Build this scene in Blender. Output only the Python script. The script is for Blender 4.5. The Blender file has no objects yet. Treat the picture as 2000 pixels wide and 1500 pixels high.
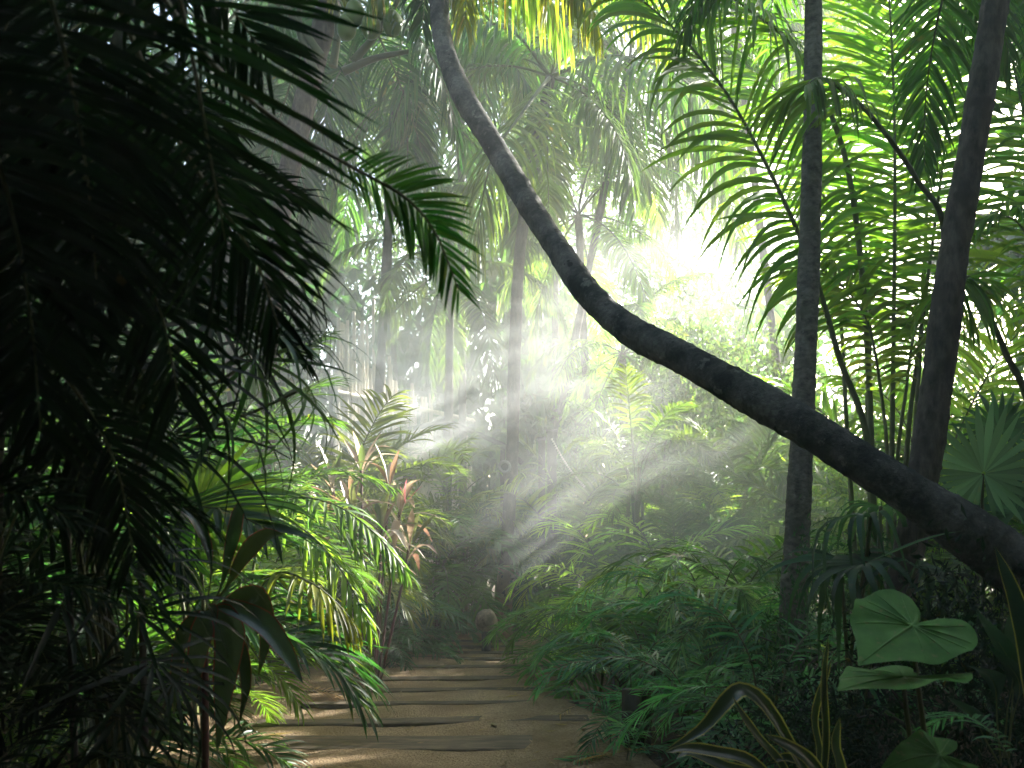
import bpy, math, random
import numpy as np
from mathutils import Vector, Matrix

scene = bpy.context.scene
COL = scene.collection
R = math.radians

# ------------------------------------------------------------------ camera
F = 1920.0            # focal length in photo pixels (photo is 2000 wide)
HOR = 1050.0          # horizon row
H = 1.5               # camera height
cam = bpy.data.cameras.new('camera')
cam.sensor_width = 36.0
cam.lens = F / 2000 * 36
cam.shift_y = (HOR - 750) / 2000
cam.clip_start = 0.05
cam.clip_end = 400
cam.dof.use_dof = True
cam.dof.focus_distance = 7.5
cam.dof.aperture_fstop = 4.0
cam_o = bpy.data.objects.new('camera', cam)
cam_o.location = (0, 0, H)
cam_o.rotation_euler = (R(90), 0, 0)
COL.objects.link(cam_o)
scene.camera = cam_o

# ------------------------------------------------------------------ light
SUN_AZ = 43.0         # degrees to the right of the view direction
SUN_EL = 25.0
world = bpy.data.worlds.new('World')
scene.world = world
world.use_nodes = True
wn = world.node_tree
bg = wn.nodes['Background']
sky = wn.nodes.new('ShaderNodeTexSky')
sky.sky_type = 'NISHITA'
sky.sun_disc = False
sky.sun_elevation = R(SUN_EL)
sky.sun_rotation = R(SUN_AZ)
sky.air_density = 1.2
sky.dust_density = 3.0
wn.links.new(sky.outputs[0], bg.inputs[0])
bg.inputs[1].default_value = 0.11
sun = bpy.data.lights.new('sun', 'SUN')
sun.energy = 5.0
sun.angle = R(0.5)
sun.color = (1.0, 0.96, 0.90)
sun_o = bpy.data.objects.new('sun', sun)
sd = Vector((math.sin(R(SUN_AZ)) * math.cos(R(SUN_EL)), math.cos(R(SUN_AZ)) * math.cos(R(SUN_EL)), math.sin(R(SUN_EL))))
sun_o.rotation_euler = sd.to_track_quat('Z', 'Y').to_euler()
sun_o.location = sd * 60
COL.objects.link(sun_o)

vs = scene.view_settings
scene.display_settings.display_device = 'sRGB'
vs.view_transform = 'Standard'
vs.look = 'None'
vs.exposure = 2.95
vs.gamma = 1.0
cy = scene.cycles
cy.use_denoising = True
try:
    cy.denoiser = 'OPENIMAGEDENOISE'
except Exception:
    pass
cy.max_bounces = 7
cy.diffuse_bounces = 3
cy.glossy_bounces = 2
cy.transmission_bounces = 4
cy.volume_bounces = 1
cy.transparent_max_bounces = 8
cy.sample_clamp_indirect = 4.0
cy.caustics_reflective = False
cy.caustics_refractive = False
cy.volume_step_rate = 1.5
cy.volume_max_steps = 48
cy.use_adaptive_sampling = True
cy.adaptive_threshold = 0.02


# ------------------------------------------------------------------ helpers
def at(px, py, Y):
    """photo pixel at depth Y -> world point"""
    return Vector(((px - 1000) / F * Y, Y, H + (HOR - py) / F * Y))


def gx(px, Y):
    return (px - 1000) / F * Y


def tag(o, label=None, cat=None, group=None, kind=None):
    if label: o['label'] = label
    if cat: o['category'] = cat
    if group: o['group'] = group
    if kind: o['kind'] = kind
    return o


def thing(name, label, cat, loc=(0, 0, 0), group=None, rotz=0.0):
    o = bpy.data.objects.new(name, None)
    o.empty_display_size = 0.1
    COL.objects.link(o)
    o.location = loc
    o.rotation_euler = (0, 0, rotz)
    return tag(o, label, cat, group)


def link(name, me, parent=None, loc=(0, 0, 0), rot=(0, 0, 0), sc=1.0, color=None):
    o = bpy.data.objects.new(name, me)
    COL.objects.link(o)
    if parent: o.parent = parent
    o.location = loc
    o.rotation_euler = rot
    o.scale = (sc, sc, sc) if not hasattr(sc, '__len__') else sc
    if color: o.color = (color[0], color[1], color[2], 1)
    return o


class MB:
    """mesh builder from numpy pieces; mi = material slot"""
    def __init__(self):
        self.v, self.f, self.m, self.n = [], [], [], 0

    def add(self, verts, faces, mi=0):
        verts = np.asarray(verts, dtype=float).reshape(-1, 3)
        faces = np.asarray(faces, dtype=int)
        self.v.append(verts)
        self.f.extend((faces + self.n).tolist())
        self.m.extend([mi] * len(faces))
        self.n += len(verts)

    def mesh(self, name, mats, smooth=True):
        me = bpy.data.meshes.new(name)
        V = np.concatenate(self.v)
        me.from_pydata(V.tolist(), [], self.f)
        for m in mats: me.materials.append(m)
        me.polygons.foreach_set('material_index', self.m)
        me.polygons.foreach_set('use_smooth', [smooth] * len(self.f))
        me.update()
        return me


def spline(pts, n):
    """Catmull-Rom through pts (k, d) resampled to n points"""
    p = np.asarray([list(q) for q in pts], dtype=float)
    k = len(p)
    if k == 2:
        u = np.linspace(0, 1, n)[:, None]
        return p[0] * (1 - u) + p[1] * u
    q = np.vstack([2 * p[0] - p[1], p, 2 * p[-1] - p[-2]])
    u = np.linspace(0, k - 1, n)
    i = np.minimum(u.astype(int), k - 2)
    t = (u - i)[:, None]
    a, b, c, d = q[i], q[i + 1], q[i + 2], q[i + 3]
    return 0.5 * (2 * b + (c - a) * t + (2 * a - 5 * b + 4 * c - d) * t ** 2 + (3 * b - a - 3 * c + d) * t ** 3)


def norm(a):
    return a / np.maximum(np.linalg.norm(a, axis=-1, keepdims=True), 1e-9)


def tube(mb, P, rad, sides=8, mi=0, bump=None, cap=True):
    P = np.asarray(P, dtype=float)
    n = len(P)
    rad = np.broadcast_to(np.asarray(rad, dtype=float), (n,))
    T = norm(np.gradient(P, axis=0))
    ref = np.array([0.31, -0.87, 0.21]) if abs(T[:, 1]).mean() < .8 else np.array([0.9, .1, .3])
    A = norm(np.cross(T, ref))
    B = np.cross(T, A)
    th = np.linspace(0, 2 * np.pi, sides, endpoint=False)
    rr = rad[:, None] * np.ones((1, sides))
    if bump is not None: rr = rr * bump(n, sides)
    V = P[:, None, :] + rr[..., None] * (np.cos(th)[None, :, None] * A[:, None, :] + np.sin(th)[None, :, None] * B[:, None, :])
    i = np.arange(n - 1)[:, None] * sides
    j = np.arange(sides)[None, :]
    j2 = (j + 1) % sides
    Fq = np.stack([i + j, i + j2, i + sides + j2, i + sides + j], -1).reshape(-1, 4)
    mb.add(V.reshape(-1, 3), Fq, mi)
    if cap:
        for ring, c in ((0, P[0]), (n - 1, P[-1])):
            vv = np.vstack([V[ring], c[None]])
            mb.add(vv, [[k, (k + 1) % sides, sides] for k in range(sides)], mi)


def box(mb, c, s, mi=0, rz=0.0):
    x, y, z = s[0] / 2, s[1] / 2, s[2] / 2
    v = np.array([[a * x, b * y, d * z] for a in (-1, 1) for b in (-1, 1) for d in (-1, 1)])
    cr, sr = math.cos(rz), math.sin(rz)
    v = np.stack([v[:, 0] * cr - v[:, 1] * sr, v[:, 0] * sr + v[:, 1] * cr, v[:, 2]], 1) + np.array(c)
    mb.add(v, [[0, 1, 3, 2], [4, 6, 7, 5], [0, 4, 5, 1], [2, 3, 7, 6], [0, 2, 6, 4], [1, 5, 7, 3]], mi)


# ------------------------------------------------------------------ materials
def newmat(name):
    m = bpy.data.materials.new(name)
    m.use_nodes = True
    nt = m.node_tree
    nt.nodes.clear()
    out = nt.nodes.new('ShaderNodeOutputMaterial')
    return m, nt, out


def N(nt, t, **kw):
    n = nt.nodes.new(t)
    for k, v in kw.items():
        if k.startswith('i_'):
            n.inputs[k[2:].replace('_', ' ')].default_value = v
        else:
            setattr(n, k, v)
    return n


def leaf_mat(name, transl=0.5, rough=0.48, brown=0.06, spec=0.3, fixed=None, tcol=(2.1, 2.2, 1.0)):
    """leaf: base colour from the object colour, varied per leaflet, plus transmitted light"""
    m, nt, out = newmat(name)
    L = nt.links
    if fixed:
        base = N(nt, 'ShaderNodeRGB'); base.outputs[0].default_value = (*fixed, 1); bo = base.outputs[0]
    else:
        oi = N(nt, 'ShaderNodeObjectInfo'); bo = oi.outputs['Color']
    geo = N(nt, 'ShaderNodeNewGeometry')
    rpi = geo.outputs['Random Per Island']
    hsv = N(nt, 'ShaderNodeHueSaturation')
    mh = N(nt, 'ShaderNodeMapRange'); L.new(rpi, mh.inputs[0]); mh.inputs[3].default_value = 0.475; mh.inputs[4].default_value = 0.52
    mul = N(nt, 'ShaderNodeMath', operation='MULTIPLY'); L.new(rpi, mul.inputs[0]); mul.inputs[1].default_value = 17.31
    fr = N(nt, 'ShaderNodeMath', operation='FRACT'); L.new(mul.outputs[0], fr.inputs[0])
    mv = N(nt, 'ShaderNodeMapRange'); L.new(fr.outputs[0], mv.inputs[0]); mv.inputs[3].default_value = 0.65; mv.inputs[4].default_value = 1.35
    L.new(mh.outputs[0], hsv.inputs['Hue']); L.new(mv.outputs[0], hsv.inputs['Value']); L.new(bo, hsv.inputs['Color'])
    tc = N(nt, 'ShaderNodeTexCoord')
    no = N(nt, 'ShaderNodeTexNoise', i_Scale=9.0, i_Detail=3.0); L.new(tc.outputs['Object'], no.inputs['Vector'])
    # browned leaflets and blotches
    mul2 = N(nt, 'ShaderNodeMath', operation='MULTIPLY'); L.new(rpi, mul2.inputs[0]); mul2.inputs[1].default_value = 41.7
    fr2 = N(nt, 'ShaderNodeMath', operation='FRACT'); L.new(mul2.outputs[0], fr2.inputs[0])
    ad = N(nt, 'ShaderNodeMath', operation='MULTIPLY_ADD'); L.new(no.outputs[0], ad.inputs[0]); ad.inputs[1].default_value = 0.35; L.new(fr2.outputs[0], ad.inputs[2])
    br = N(nt, 'ShaderNodeMapRange'); L.new(ad.outputs[0], br.inputs[0]); br.inputs[1].default_value = 1.28 - brown * 2; br.inputs[2].default_value = 1.34 - brown
    mix = N(nt, 'ShaderNodeMix', data_type='RGBA'); L.new(br.outputs[0], mix.inputs[0]); L.new(hsv.outputs[0], mix.inputs[6]); mix.inputs[7].default_value = (0.22, 0.15, 0.03, 1)
    p = N(nt, 'ShaderNodeBsdfPrincipled'); L.new(mix.outputs[2], p.inputs['Base Color'])
    p.inputs['Roughness'].default_value = rough
    p.inputs['Specular IOR Level'].default_value = spec
    tm = N(nt, 'ShaderNodeMix', data_type='RGBA', blend_type='MULTIPLY'); tm.inputs[0].default_value = 1.0
    L.new(mix.outputs[2], tm.inputs[6]); tm.inputs[7].default_value = (*tcol, 1)
    t = N(nt, 'ShaderNodeBsdfTranslucent'); L.new(tm.outputs[2], t.inputs[0])
    ms = N(nt, 'ShaderNodeMixShader'); ms.inputs[0].default_value = transl
    L.new(p.outputs[0], ms.inputs[1]); L.new(t.outputs[0], ms.inputs[2])
    L.new(ms.outputs[0], out.inputs[0])
    return m


def bark_mat(name, c1, c2, c3, scale=14.0, stretch=(1, 1, 0.35), bump=0.35, rough=0.9):
    m, nt, out = newmat(name)
    L = nt.links
    tc = N(nt, 'ShaderNodeTexCoord')
    mp = N(nt, 'ShaderNodeMapping'); mp.inputs['Scale'].default_value = stretch
    L.new(tc.outputs['Object'], mp.inputs[0])
    n1 = N(nt, 'ShaderNodeTexNoise', i_Scale=scale, i_Detail=8.0, i_Roughness=0.65); L.new(mp.outputs[0], n1.inputs['Vector'])
    n2 = N(nt, 'ShaderNodeTexNoise', i_Scale=scale * 0.28, i_Detail=4.0); L.new(tc.outputs['Object'], n2.inputs['Vector'])
    r = N(nt, 'ShaderNodeValToRGB'); L.new(n1.outputs[0], r.inputs[0])
    r.color_ramp.elements[0].position = 0.33; r.color_ramp.elements[0].color = (*c1, 1)
    r.color_ramp.elements[1].position = 0.66; r.color_ramp.elements[1].color = (*c2, 1)
    mr = N(nt, 'ShaderNodeMapRange'); L.new(n2.outputs[0], mr.inputs[0]); mr.inputs[1].default_value = 0.52; mr.inputs[2].default_value = 0.66
    mx = N(nt, 'ShaderNodeMix', data_type='RGBA'); L.new(mr.outputs[0], mx.inputs[0]); L.new(r.outputs[0], mx.inputs[6]); mx.inputs[7].default_value = (*c3, 1)
    p = N(nt, 'ShaderNodeBsdfPrincipled'); L.new(mx.outputs[2], p.inputs['Base Color']); p.inputs['Roughness'].default_value = rough
    p.inputs['Specular IOR Level'].default_value = 0.2
    b = N(nt, 'ShaderNodeBump'); b.inputs['Strength'].default_value = bump; b.inputs['Distance'].default_value = 0.02
    L.new(n1.outputs[0], b.inputs['Height']); L.new(b.outputs[0], p.inputs['Normal'])
    L.new(p.outputs[0], out.inputs[0])
    return m


LEAF = leaf_mat('leaf')
LEAF_WAX = leaf_mat('leaf_waxy', transl=0.3, rough=0.3, brown=0.03, spec=0.5)
LEAF_SHADED = leaf_mat('leaf_shaded', transl=0.12, rough=0.6, brown=0.02, spec=0.06)  # foreground shade put into the leaf: dull and barely translucent
LEAF_HANG = leaf_mat('leaf_yellowing', transl=0.5, rough=0.5, brown=0.14)
STEM = leaf_mat('stem', transl=0.0, rough=0.5, brown=0.0, fixed=(0.10, 0.12, 0.035))
STEM_RED = leaf_mat('stem_reddish', transl=0.0, rough=0.5, brown=0.0, fixed=(0.13, 0.05, 0.04))
EDGE_RED = leaf_mat('leaf_edge_red', transl=0.35, rough=0.4, brown=0.0, fixed=(0.22, 0.045, 0.05))
EDGE_YEL = leaf_mat('leaf_edge_yellow', transl=0.3, rough=0.4, brown=0.0, fixed=(0.46, 0.40, 0.12))
BARK = bark_mat('palm_bark', (0.028, 0.024, 0.020), (0.12, 0.098, 0.076), (0.05, 0.042, 0.034), 22)
BARK_PALE = bark_mat('coconut_bark', (0.018, 0.018, 0.017), (0.105, 0.098, 0.085), (0.022, 0.022, 0.021), 30, (1, 1, 0.8))
BARK_GREY = bark_mat('grey_bark', (0.05, 0.046, 0.036), (0.20, 0.18, 0.145), (0.09, 0.085, 0.062), 20, (1, 1, 1.6), 0.5)
BARK_TAN = bark_mat('tan_bark', (0.16, 0.10, 0.055), (0.33, 0.22, 0.12), (0.22, 0.15, 0.08), 18)
WOOD = bark_mat('weathered_wood', (0.035, 0.028, 0.02), (0.16, 0.12, 0.075), (0.09, 0.068, 0.045), 20, (0.15, 1, 1), 0.5)
WOOD_DARK = bark_mat('dark_timber', (0.03, 0.026, 0.022), (0.075, 0.062, 0.05), (0.05, 0.04, 0.032), 20, (1, 1, 0.2), 0.3)
BAMBOO = bark_mat('bamboo', (0.5, 0.44, 0.36), (0.8, 0.73, 0.62), (0.66, 0.58, 0.48), 10, (1, 1, 0.1), 0.15, 0.6)
STONE = bark_mat('stone', (0.10, 0.078, 0.05), (0.36, 0.27, 0.18), (0.13, 0.11, 0.065), 16, (1, 1, 1), 0.5)
METAL = bark_mat('lamp_metal', (0.14, 0.14, 0.14), (0.28, 0.28, 0.27), (0.2, 0.2, 0.2), 5, (1, 1, 1), 0.05, 0.4)
ROPE = bark_mat('rope', (0.5, 0.46, 0.38), (0.7, 0.66, 0.56), (0.6, 0.55, 0.46), 30, (1, 1, 1), 0.3)
NUT = leaf_mat('coconut_skin', transl=0.0, rough=0.35, brown=0.0, fixed=(0.16, 0.24, 0.04))


def lichen_bark(name):
    m, nt, out = newmat(name)
    L = nt.links
    tc = N(nt, 'ShaderNodeTexCoord')
    def noise(sc, d, lo, hi, rough=.6):
        n = N(nt, 'ShaderNodeTexNoise', i_Scale=sc, i_Detail=d, i_Roughness=rough); L.new(tc.outputs['Object'], n.inputs['Vector'])
        r_ = N(nt, 'ShaderNodeMapRange'); L.new(n.outputs[0], r_.inputs[0]); r_.inputs[1].default_value = lo; r_.inputs[2].default_value = hi
        return n, r_
    n1, f1 = noise(3.2, 6, .42, .62, .65)      # dark and grey zones
    n2, f2 = noise(42, 6, .35, .7, .7)         # grain
    n3, f3 = noise(13, 5, .60, .66, .6)        # pale lichen
    n4, f4 = noise(7, 3, .68, .71, .5)         # black scars
    a = N(nt, 'ShaderNodeMix', data_type='RGBA'); L.new(f1.outputs[0], a.inputs[0]); a.inputs[6].default_value = (.014, .018, .017, 1); a.inputs[7].default_value = (.105, .098, .084, 1)
    b = N(nt, 'ShaderNodeMix', data_type='RGBA', blend_type='MULTIPLY'); b.inputs[0].default_value = .75; L.new(a.outputs[2], b.inputs[6])
    g = N(nt, 'ShaderNodeMapRange'); L.new(f2.outputs[0], g.inputs[0]); g.inputs[3].default_value = .45; g.inputs[4].default_value = 1.5
    L.new(g.outputs[0], b.inputs[7])
    c = N(nt, 'ShaderNodeMix', data_type='RGBA'); L.new(f3.outputs[0], c.inputs[0]); L.new(b.outputs[2], c.inputs[6]); c.inputs[7].default_value = (.115, .115, .095, 1)
    d = N(nt, 'ShaderNodeMix', data_type='RGBA'); L.new(f4.outputs[0], d.inputs[0]); L.new(c.outputs[2], d.inputs[6]); d.inputs[7].default_value = (.008, .008, .007, 1)
    p = N(nt, 'ShaderNodeBsdfPrincipled'); L.new(d.outputs[2], p.inputs['Base Color']); p.inputs['Roughness'].default_value = .92; p.inputs['Specular IOR Level'].default_value = .15
    ad = N(nt, 'ShaderNodeMath', operation='ADD'); L.new(n2.outputs[0], ad.inputs[0]); L.new(n3.outputs[0], ad.inputs[1])
    bu = N(nt, 'ShaderNodeBump'); bu.inputs['Strength'].default_value = .6; bu.inputs['Distance'].default_value = .02
    L.new(ad.outputs[0], bu.inputs['Height']); L.new(bu.outputs[0], p.inputs['Normal'])
    L.new(p.outputs[0], out.inputs[0])
    return m


LICHEN = lichen_bark('lichen_bark')


def glass_mat():
    m, nt, out = newmat('lamp_lens')
    p = N(nt, 'ShaderNodeBsdfPrincipled')
    p.inputs['Base Color'].default_value = (0.05, 0.055, 0.06, 1)
    p.inputs['Roughness'].default_value = 0.12
    nt.links.new(p.outputs[0], out.inputs[0])
    return m


LENS = glass_mat()


def sand_mat(name, dark, mid, light):
    m, nt, out = newmat(name)
    L = nt.links
    tc = N(nt, 'ShaderNodeTexCoord')
    n1 = N(nt, 'ShaderNodeTexNoise', i_Scale=2.2, i_Detail=6.0); L.new(tc.outputs['Object'], n1.inputs['Vector'])
    n2 = N(nt, 'ShaderNodeTexNoise', i_Scale=38.0, i_Detail=8.0, i_Roughness=0.75); L.new(tc.outputs['Object'], n2.inputs['Vector'])
    n3 = N(nt, 'ShaderNodeTexVoronoi', i_Scale=60.0); L.new(tc.outputs['Object'], n3.inputs['Vector'])
    r = N(nt, 'ShaderNodeValToRGB'); L.new(n2.outputs[0], r.inputs[0])
    e = r.color_ramp.elements
    e[0].position = 0.3; e[0].color = (*dark, 1)
    e[1].position = 0.72; e[1].color = (*light, 1)
    k = e.new(0.5); k.color = (*mid, 1)
    mr = N(nt, 'ShaderNodeMapRange'); L.new(n1.outputs[0], mr.inputs[0]); mr.inputs[1].default_value = 0.35; mr.inputs[2].default_value = 0.7
    mx = N(nt, 'ShaderNodeMix', data_type='RGBA'); L.new(mr.outputs[0], mx.inputs[0]); L.new(r.outputs[0], mx.inputs[6])
    mx.inputs[7].default_value = (mid[0] * .62, mid[1] * .6, mid[2] * .56, 1)
    p = N(nt, 'ShaderNodeBsdfPrincipled'); L.new(mx.outputs[2], p.inputs['Base Color']); p.inputs['Roughness'].default_value = 0.95
    p.inputs['Specular IOR Level'].default_value = 0.15
    ad = N(nt, 'ShaderNodeMath', operation='ADD'); L.new(n2.outputs[0], ad.inputs[0]); L.new(n3.outputs['Distance'], ad.inputs[1])
    b = N(nt, 'ShaderNodeBump'); b.inputs['Strength'].default_value = 0.8; b.inputs['Distance'].default_value = 0.03
    L.new(ad.outputs[0], b.inputs['Height']); L.new(b.outputs[0], p.inputs['Normal'])
    L.new(p.outputs[0], out.inputs[0])
    return m


SAND = sand_mat('sand', (0.11, 0.08, 0.045), (0.31, 0.22, 0.125), (0.50, 0.37, 0.225))
SOIL = sand_mat('soil', (0.035, 0.025, 0.015), (0.085, 0.06, 0.034), (0.15, 0.11, 0.065))


# ------------------------------------------------------------------ ground
rng = np.random.default_rng(11)


def hnoise(x, y):
    return (0.5 * np.sin(x * 1.7 + 1.3 * np.sin(y * 0.9)) + 0.3 * np.sin(y * 2.3 + x * 0.7 + 1.0) + 0.2 * np.sin(x * 5.1 - y * 3.7))


def sheet(name, xs, ys, zf, mat, label=None):
    X, Y = np.meshgrid(xs, ys, indexing='ij')
    Z = zf(X, Y)
    n, k = X.shape
    V = np.stack([X, Y, Z], -1).reshape(-1, 3)
    i = np.arange(n - 1)[:, None] * k
    j = np.arange(k - 1)[None, :]
    Fq = np.stack([i + j, i + k + j, i + k + j + 1, i + j + 1], -1).reshape(-1, 4)
    mb = MB(); mb.add(V, Fq)
    o = link(name, mb.mesh(name, [mat]))
    tag(o, label, None, None, 'structure')
    return o


def gz(x, y):
    near = np.exp(-((x / 30) ** 2 + ((y - 10) / 40) ** 2))
    return 0.035 * hnoise(x, y) * near


far = np.array([-150, -90, -55, -35, -24])
sheet('ground', np.concatenate([far, np.linspace(-18, 18, 120), -far[::-1]]),
      np.concatenate([far, np.linspace(-18, 40, 170), np.array([50, 70, 110, 180])]), gz, SOIL, 'dark soil under the plants')


def path_z(x, y):
    # sand strip, mounded a little, its ragged edges dipping into the soil
    xl = -2.6 + 0.18 * np.sin(y * 1.3) + 0.10 * np.sin(y * 3.1) - 0.5 * np.exp(-((y - 6.6) / 1.2) ** 2)
    xr = 0.95 + 0.16 * np.sin(y * 1.1 + 2) + 0.09 * np.sin(y * 2.7)
    e = np.minimum(x - xl, xr - x)
    bend = np.clip((15.5 - y) / 1.5, -1, 1)
    return gz(x, y) + np.clip(np.minimum(e, bend) * 0.16, -0.08, 0.04) + 0.005 * hnoise(x * 2.3, y * 2.9) + 0.004


sheet('path', np.linspace(-3.6, 1.9, 90), np.linspace(1.5, 17, 230), path_z, SAND, 'sandy path through the garden')

PL = [(1475, 7.05, 545, 1105, 'broad worn plank lying nearest in the sand at the bottom of the path'),
      (1440, 7.8, 500, 1150, 'long dark sleeper with a deep shadow line just behind the nearest plank'),
      (1395, 8.55, 590, 1130, 'third sleeper from the front, half buried in the sandy path'),
      (1362, 9.4, 600, 1120, 'fourth sleeper from the front, brown edge showing through sand'),
      (1334, 10.25, 690, 1110, 'fifth sleeper from the front, beside the right ferns on the path'),
      (1312, 11.1, 705, 1095, 'sixth sleeper from the front, crossing the middle of the path'),
      (1300, 11.9, 745, 1090, 'seventh sleeper from the front, thin and mostly covered by sand'),
      (1287, 12.6, 760, 1080, 'third sleeper from the far end of the sandy path'),
      (1276, 13.2, 775, 1075, 'second sleeper from the far end of the sandy path'),
      (1266, 13.8, 800, 1070, 'farthest sleeper, where the path meets the curved trunk base')]
for i, (py, Y, x0, x1, lab) in enumerate(PL):
    a, b = gx(x0, Y), gx(x1, Y)
    d = 0.46 if i == 0 else 0.17 + 0.05 * math.sin(i * 2.1)
    n = 26
    xs = np.linspace(a, b, n)
    yc = Y + 0.010 * np.sin(xs * 2 + i) + (xs - a) * 0.010 * math.sin(i * 1.7)
    zt = np.interp(xs, [a, b], [np.mean(path_z(xs, yc)[4:13]), np.mean(path_z(xs, yc)[13:-4])]) + 0.012 + 0.002 * np.sin(xs * 1.7 + i * 1.9)
    rr = np.random.default_rng(100 + i)
    f0, f1 = yc - d / 2 + rr.normal(0, .006, n), yc + d / 2 + rr.normal(0, .006, n)
    rows = [np.stack([xs, f0, zt - 0.09], 1), np.stack([xs, f0, zt - 0.008], 1), np.stack([xs, f0 + 0.012, zt], 1),
            np.stack([xs, f1 - 0.012, zt + 0.003], 1), np.stack([xs, f1, zt - 0.005], 1), np.stack([xs, f1, zt - 0.09], 1)]
    V = np.stack(rows, 1)
    c = np.array([(a + b) / 2, Y, 0])
    mb = MB()
    ii = np.arange(n - 1)[:, None] * 6
    jj = np.arange(5)[None, :]
    mb.add((V - c).reshape(-1, 3), np.stack([ii + jj, ii + 6 + jj, ii + 6 + jj + 1, ii + jj + 1], -1).reshape(-1, 4))
    for e in (0, n - 1):
        mb.add(V[e] - c, [[0, 1, 2, 3, 4, 5]])
    o = link('wooden_sleeper', mb.mesh('wooden_sleeper', [WOOD], smooth=False), loc=c)
    tag(o, lab, 'sleeper', 'wooden sleepers across the path')


# ------------------------------------------------------------------ leaves
def frond_mesh(name, pts, n=40, lmax=0.5, w=0.03, a0=1.25, a1=0.45, vee=0.25, droop=0.5, t0=0.28, K=5, rad=0.012,
               seed=0, up=(0, 0, 1), jit=0.12, mats=(None, None), side=None, tipf=0.45, basef=0.45, origin=(0, 0, 0), pair=0.0, rmi=1):
    """pinnate palm leaf: rachis through pts, leaflets folded along their midrib and drooping"""
    rg = np.random.default_rng(seed)
    o = np.array(origin, dtype=float)
    C = spline([np.array(list(p)) - o for p in pts], 48)
    Tn = norm(np.gradient(C, axis=0))
    mb = MB()
    u = np.linspace(0, 1, 48)
    tube(mb, C, rad * (1.0 - 0.88 * u) + 0.0012, 5, rmi, cap=False)
    sides = (1, -1) if side is None else (side,)
    for sgn in sides:
        t = np.linspace(t0, 0.995, n) + rg.normal(0, 0.25 * (1 - t0) / n, n)
        if pair: t = t + pair * np.sin(np.arange(n) * 2.1) * (1 - t0) / n
        t = np.clip(t, 0, 1)
        q = (t - t0) / (1 - t0)
        q = np.clip(q, 0, 1)
        P = np.stack([np.interp(t, u, C[:, k]) for k in range(3)], 1)
        T = norm(np.stack([np.interp(t, u, Tn[:, k]) for k in range(3)], 1))
        S = norm(np.cross(T, np.array(up, dtype=float)))
        Nn = np.cross(S, T)
        ang = a0 + (a1 - a0) * q ** 1.3 + rg.normal(0, jit * .6, n)
        vv = vee + rg.normal(0, jit * 1.2, n)
        D = np.cos(ang)[:, None] * T + np.sin(ang)[:, None] * (np.cos(vv)[:, None] * S * sgn + np.sin(vv)[:, None] * Nn)
        prof = np.where(q < .35, basef + (1 - basef) * np.sin(q / .35 * np.pi / 2), tipf + (1 - tipf) * np.cos((q - .35) / .65 * np.pi / 2))
        ln = lmax * prof * (1 + rg.normal(0, 0.07, n))
        ww = w * (0.55 + 0.45 * prof) * (1 + rg.normal(0, .12, n))
        dr = droop * (1 + rg.normal(0, .3, n))
        tw = rg.normal(0, .25, n)
        wp = np.interp(np.linspace(0, 1, K + 1), [0, .15, .45, .75, 1], [.35, .95, 1, .66, .04])
        st = []
        X = P.copy()
        for k in range(K + 1):
            Wv = norm(T - (T * D).sum(1, keepdims=True) * D)
            Nv = np.cross(D, Wv)
            Wv = np.cos(tw)[:, None] * Wv + np.sin(tw)[:, None] * Nv
            Nv = np.cross(D, Wv)
            Nv = Nv * np.sign(Nv[:, 2:3] + 1e-6)
            hw = (ww * wp[k] * .5)[:, None]
            st += [X + Wv * hw, X - Nv * hw * 0.45, X - Wv * hw]
            D = norm(D + np.array([0, 0, -1.0]) * (dr * (0.35 + 1.1 * k / K) * 1.6 / K)[:, None])
            X = X + D * (ln / K)[:, None]
        V = np.stack(st, 1)                      # n, 3(K+1), 3
        i = np.arange(n)[:, None, None] * (3 * (K + 1))
        k = np.arange(K)[None, :, None] * 3
        c = np.arange(2)[None, None, :]
        Fq = np.stack([i + k + c, i + k + c + 1, i + k + c + 4, i + k + c + 3], -1).reshape(-1, 4)
        mb.add(V.reshape(-1, 3), Fq, 0)
    return mb.mesh(name, [mats[0] or LEAF, mats[1] or STEM])


def arc(L, e0, e1, n=7, sway=0.0, p=1.2):
    pts, x, z, y = [(0, 0, 0)], 0, 0, 0
    for i in range(n):
        s = ((i + .5) / n) ** p
        e = R(e0 + (e1 - e0) * s)
        x += math.cos(e) * L / n
        z += math.sin(e) * L / n
        y += sway * s * L / n
        pts.append((x, y, z))
    return pts


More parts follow.
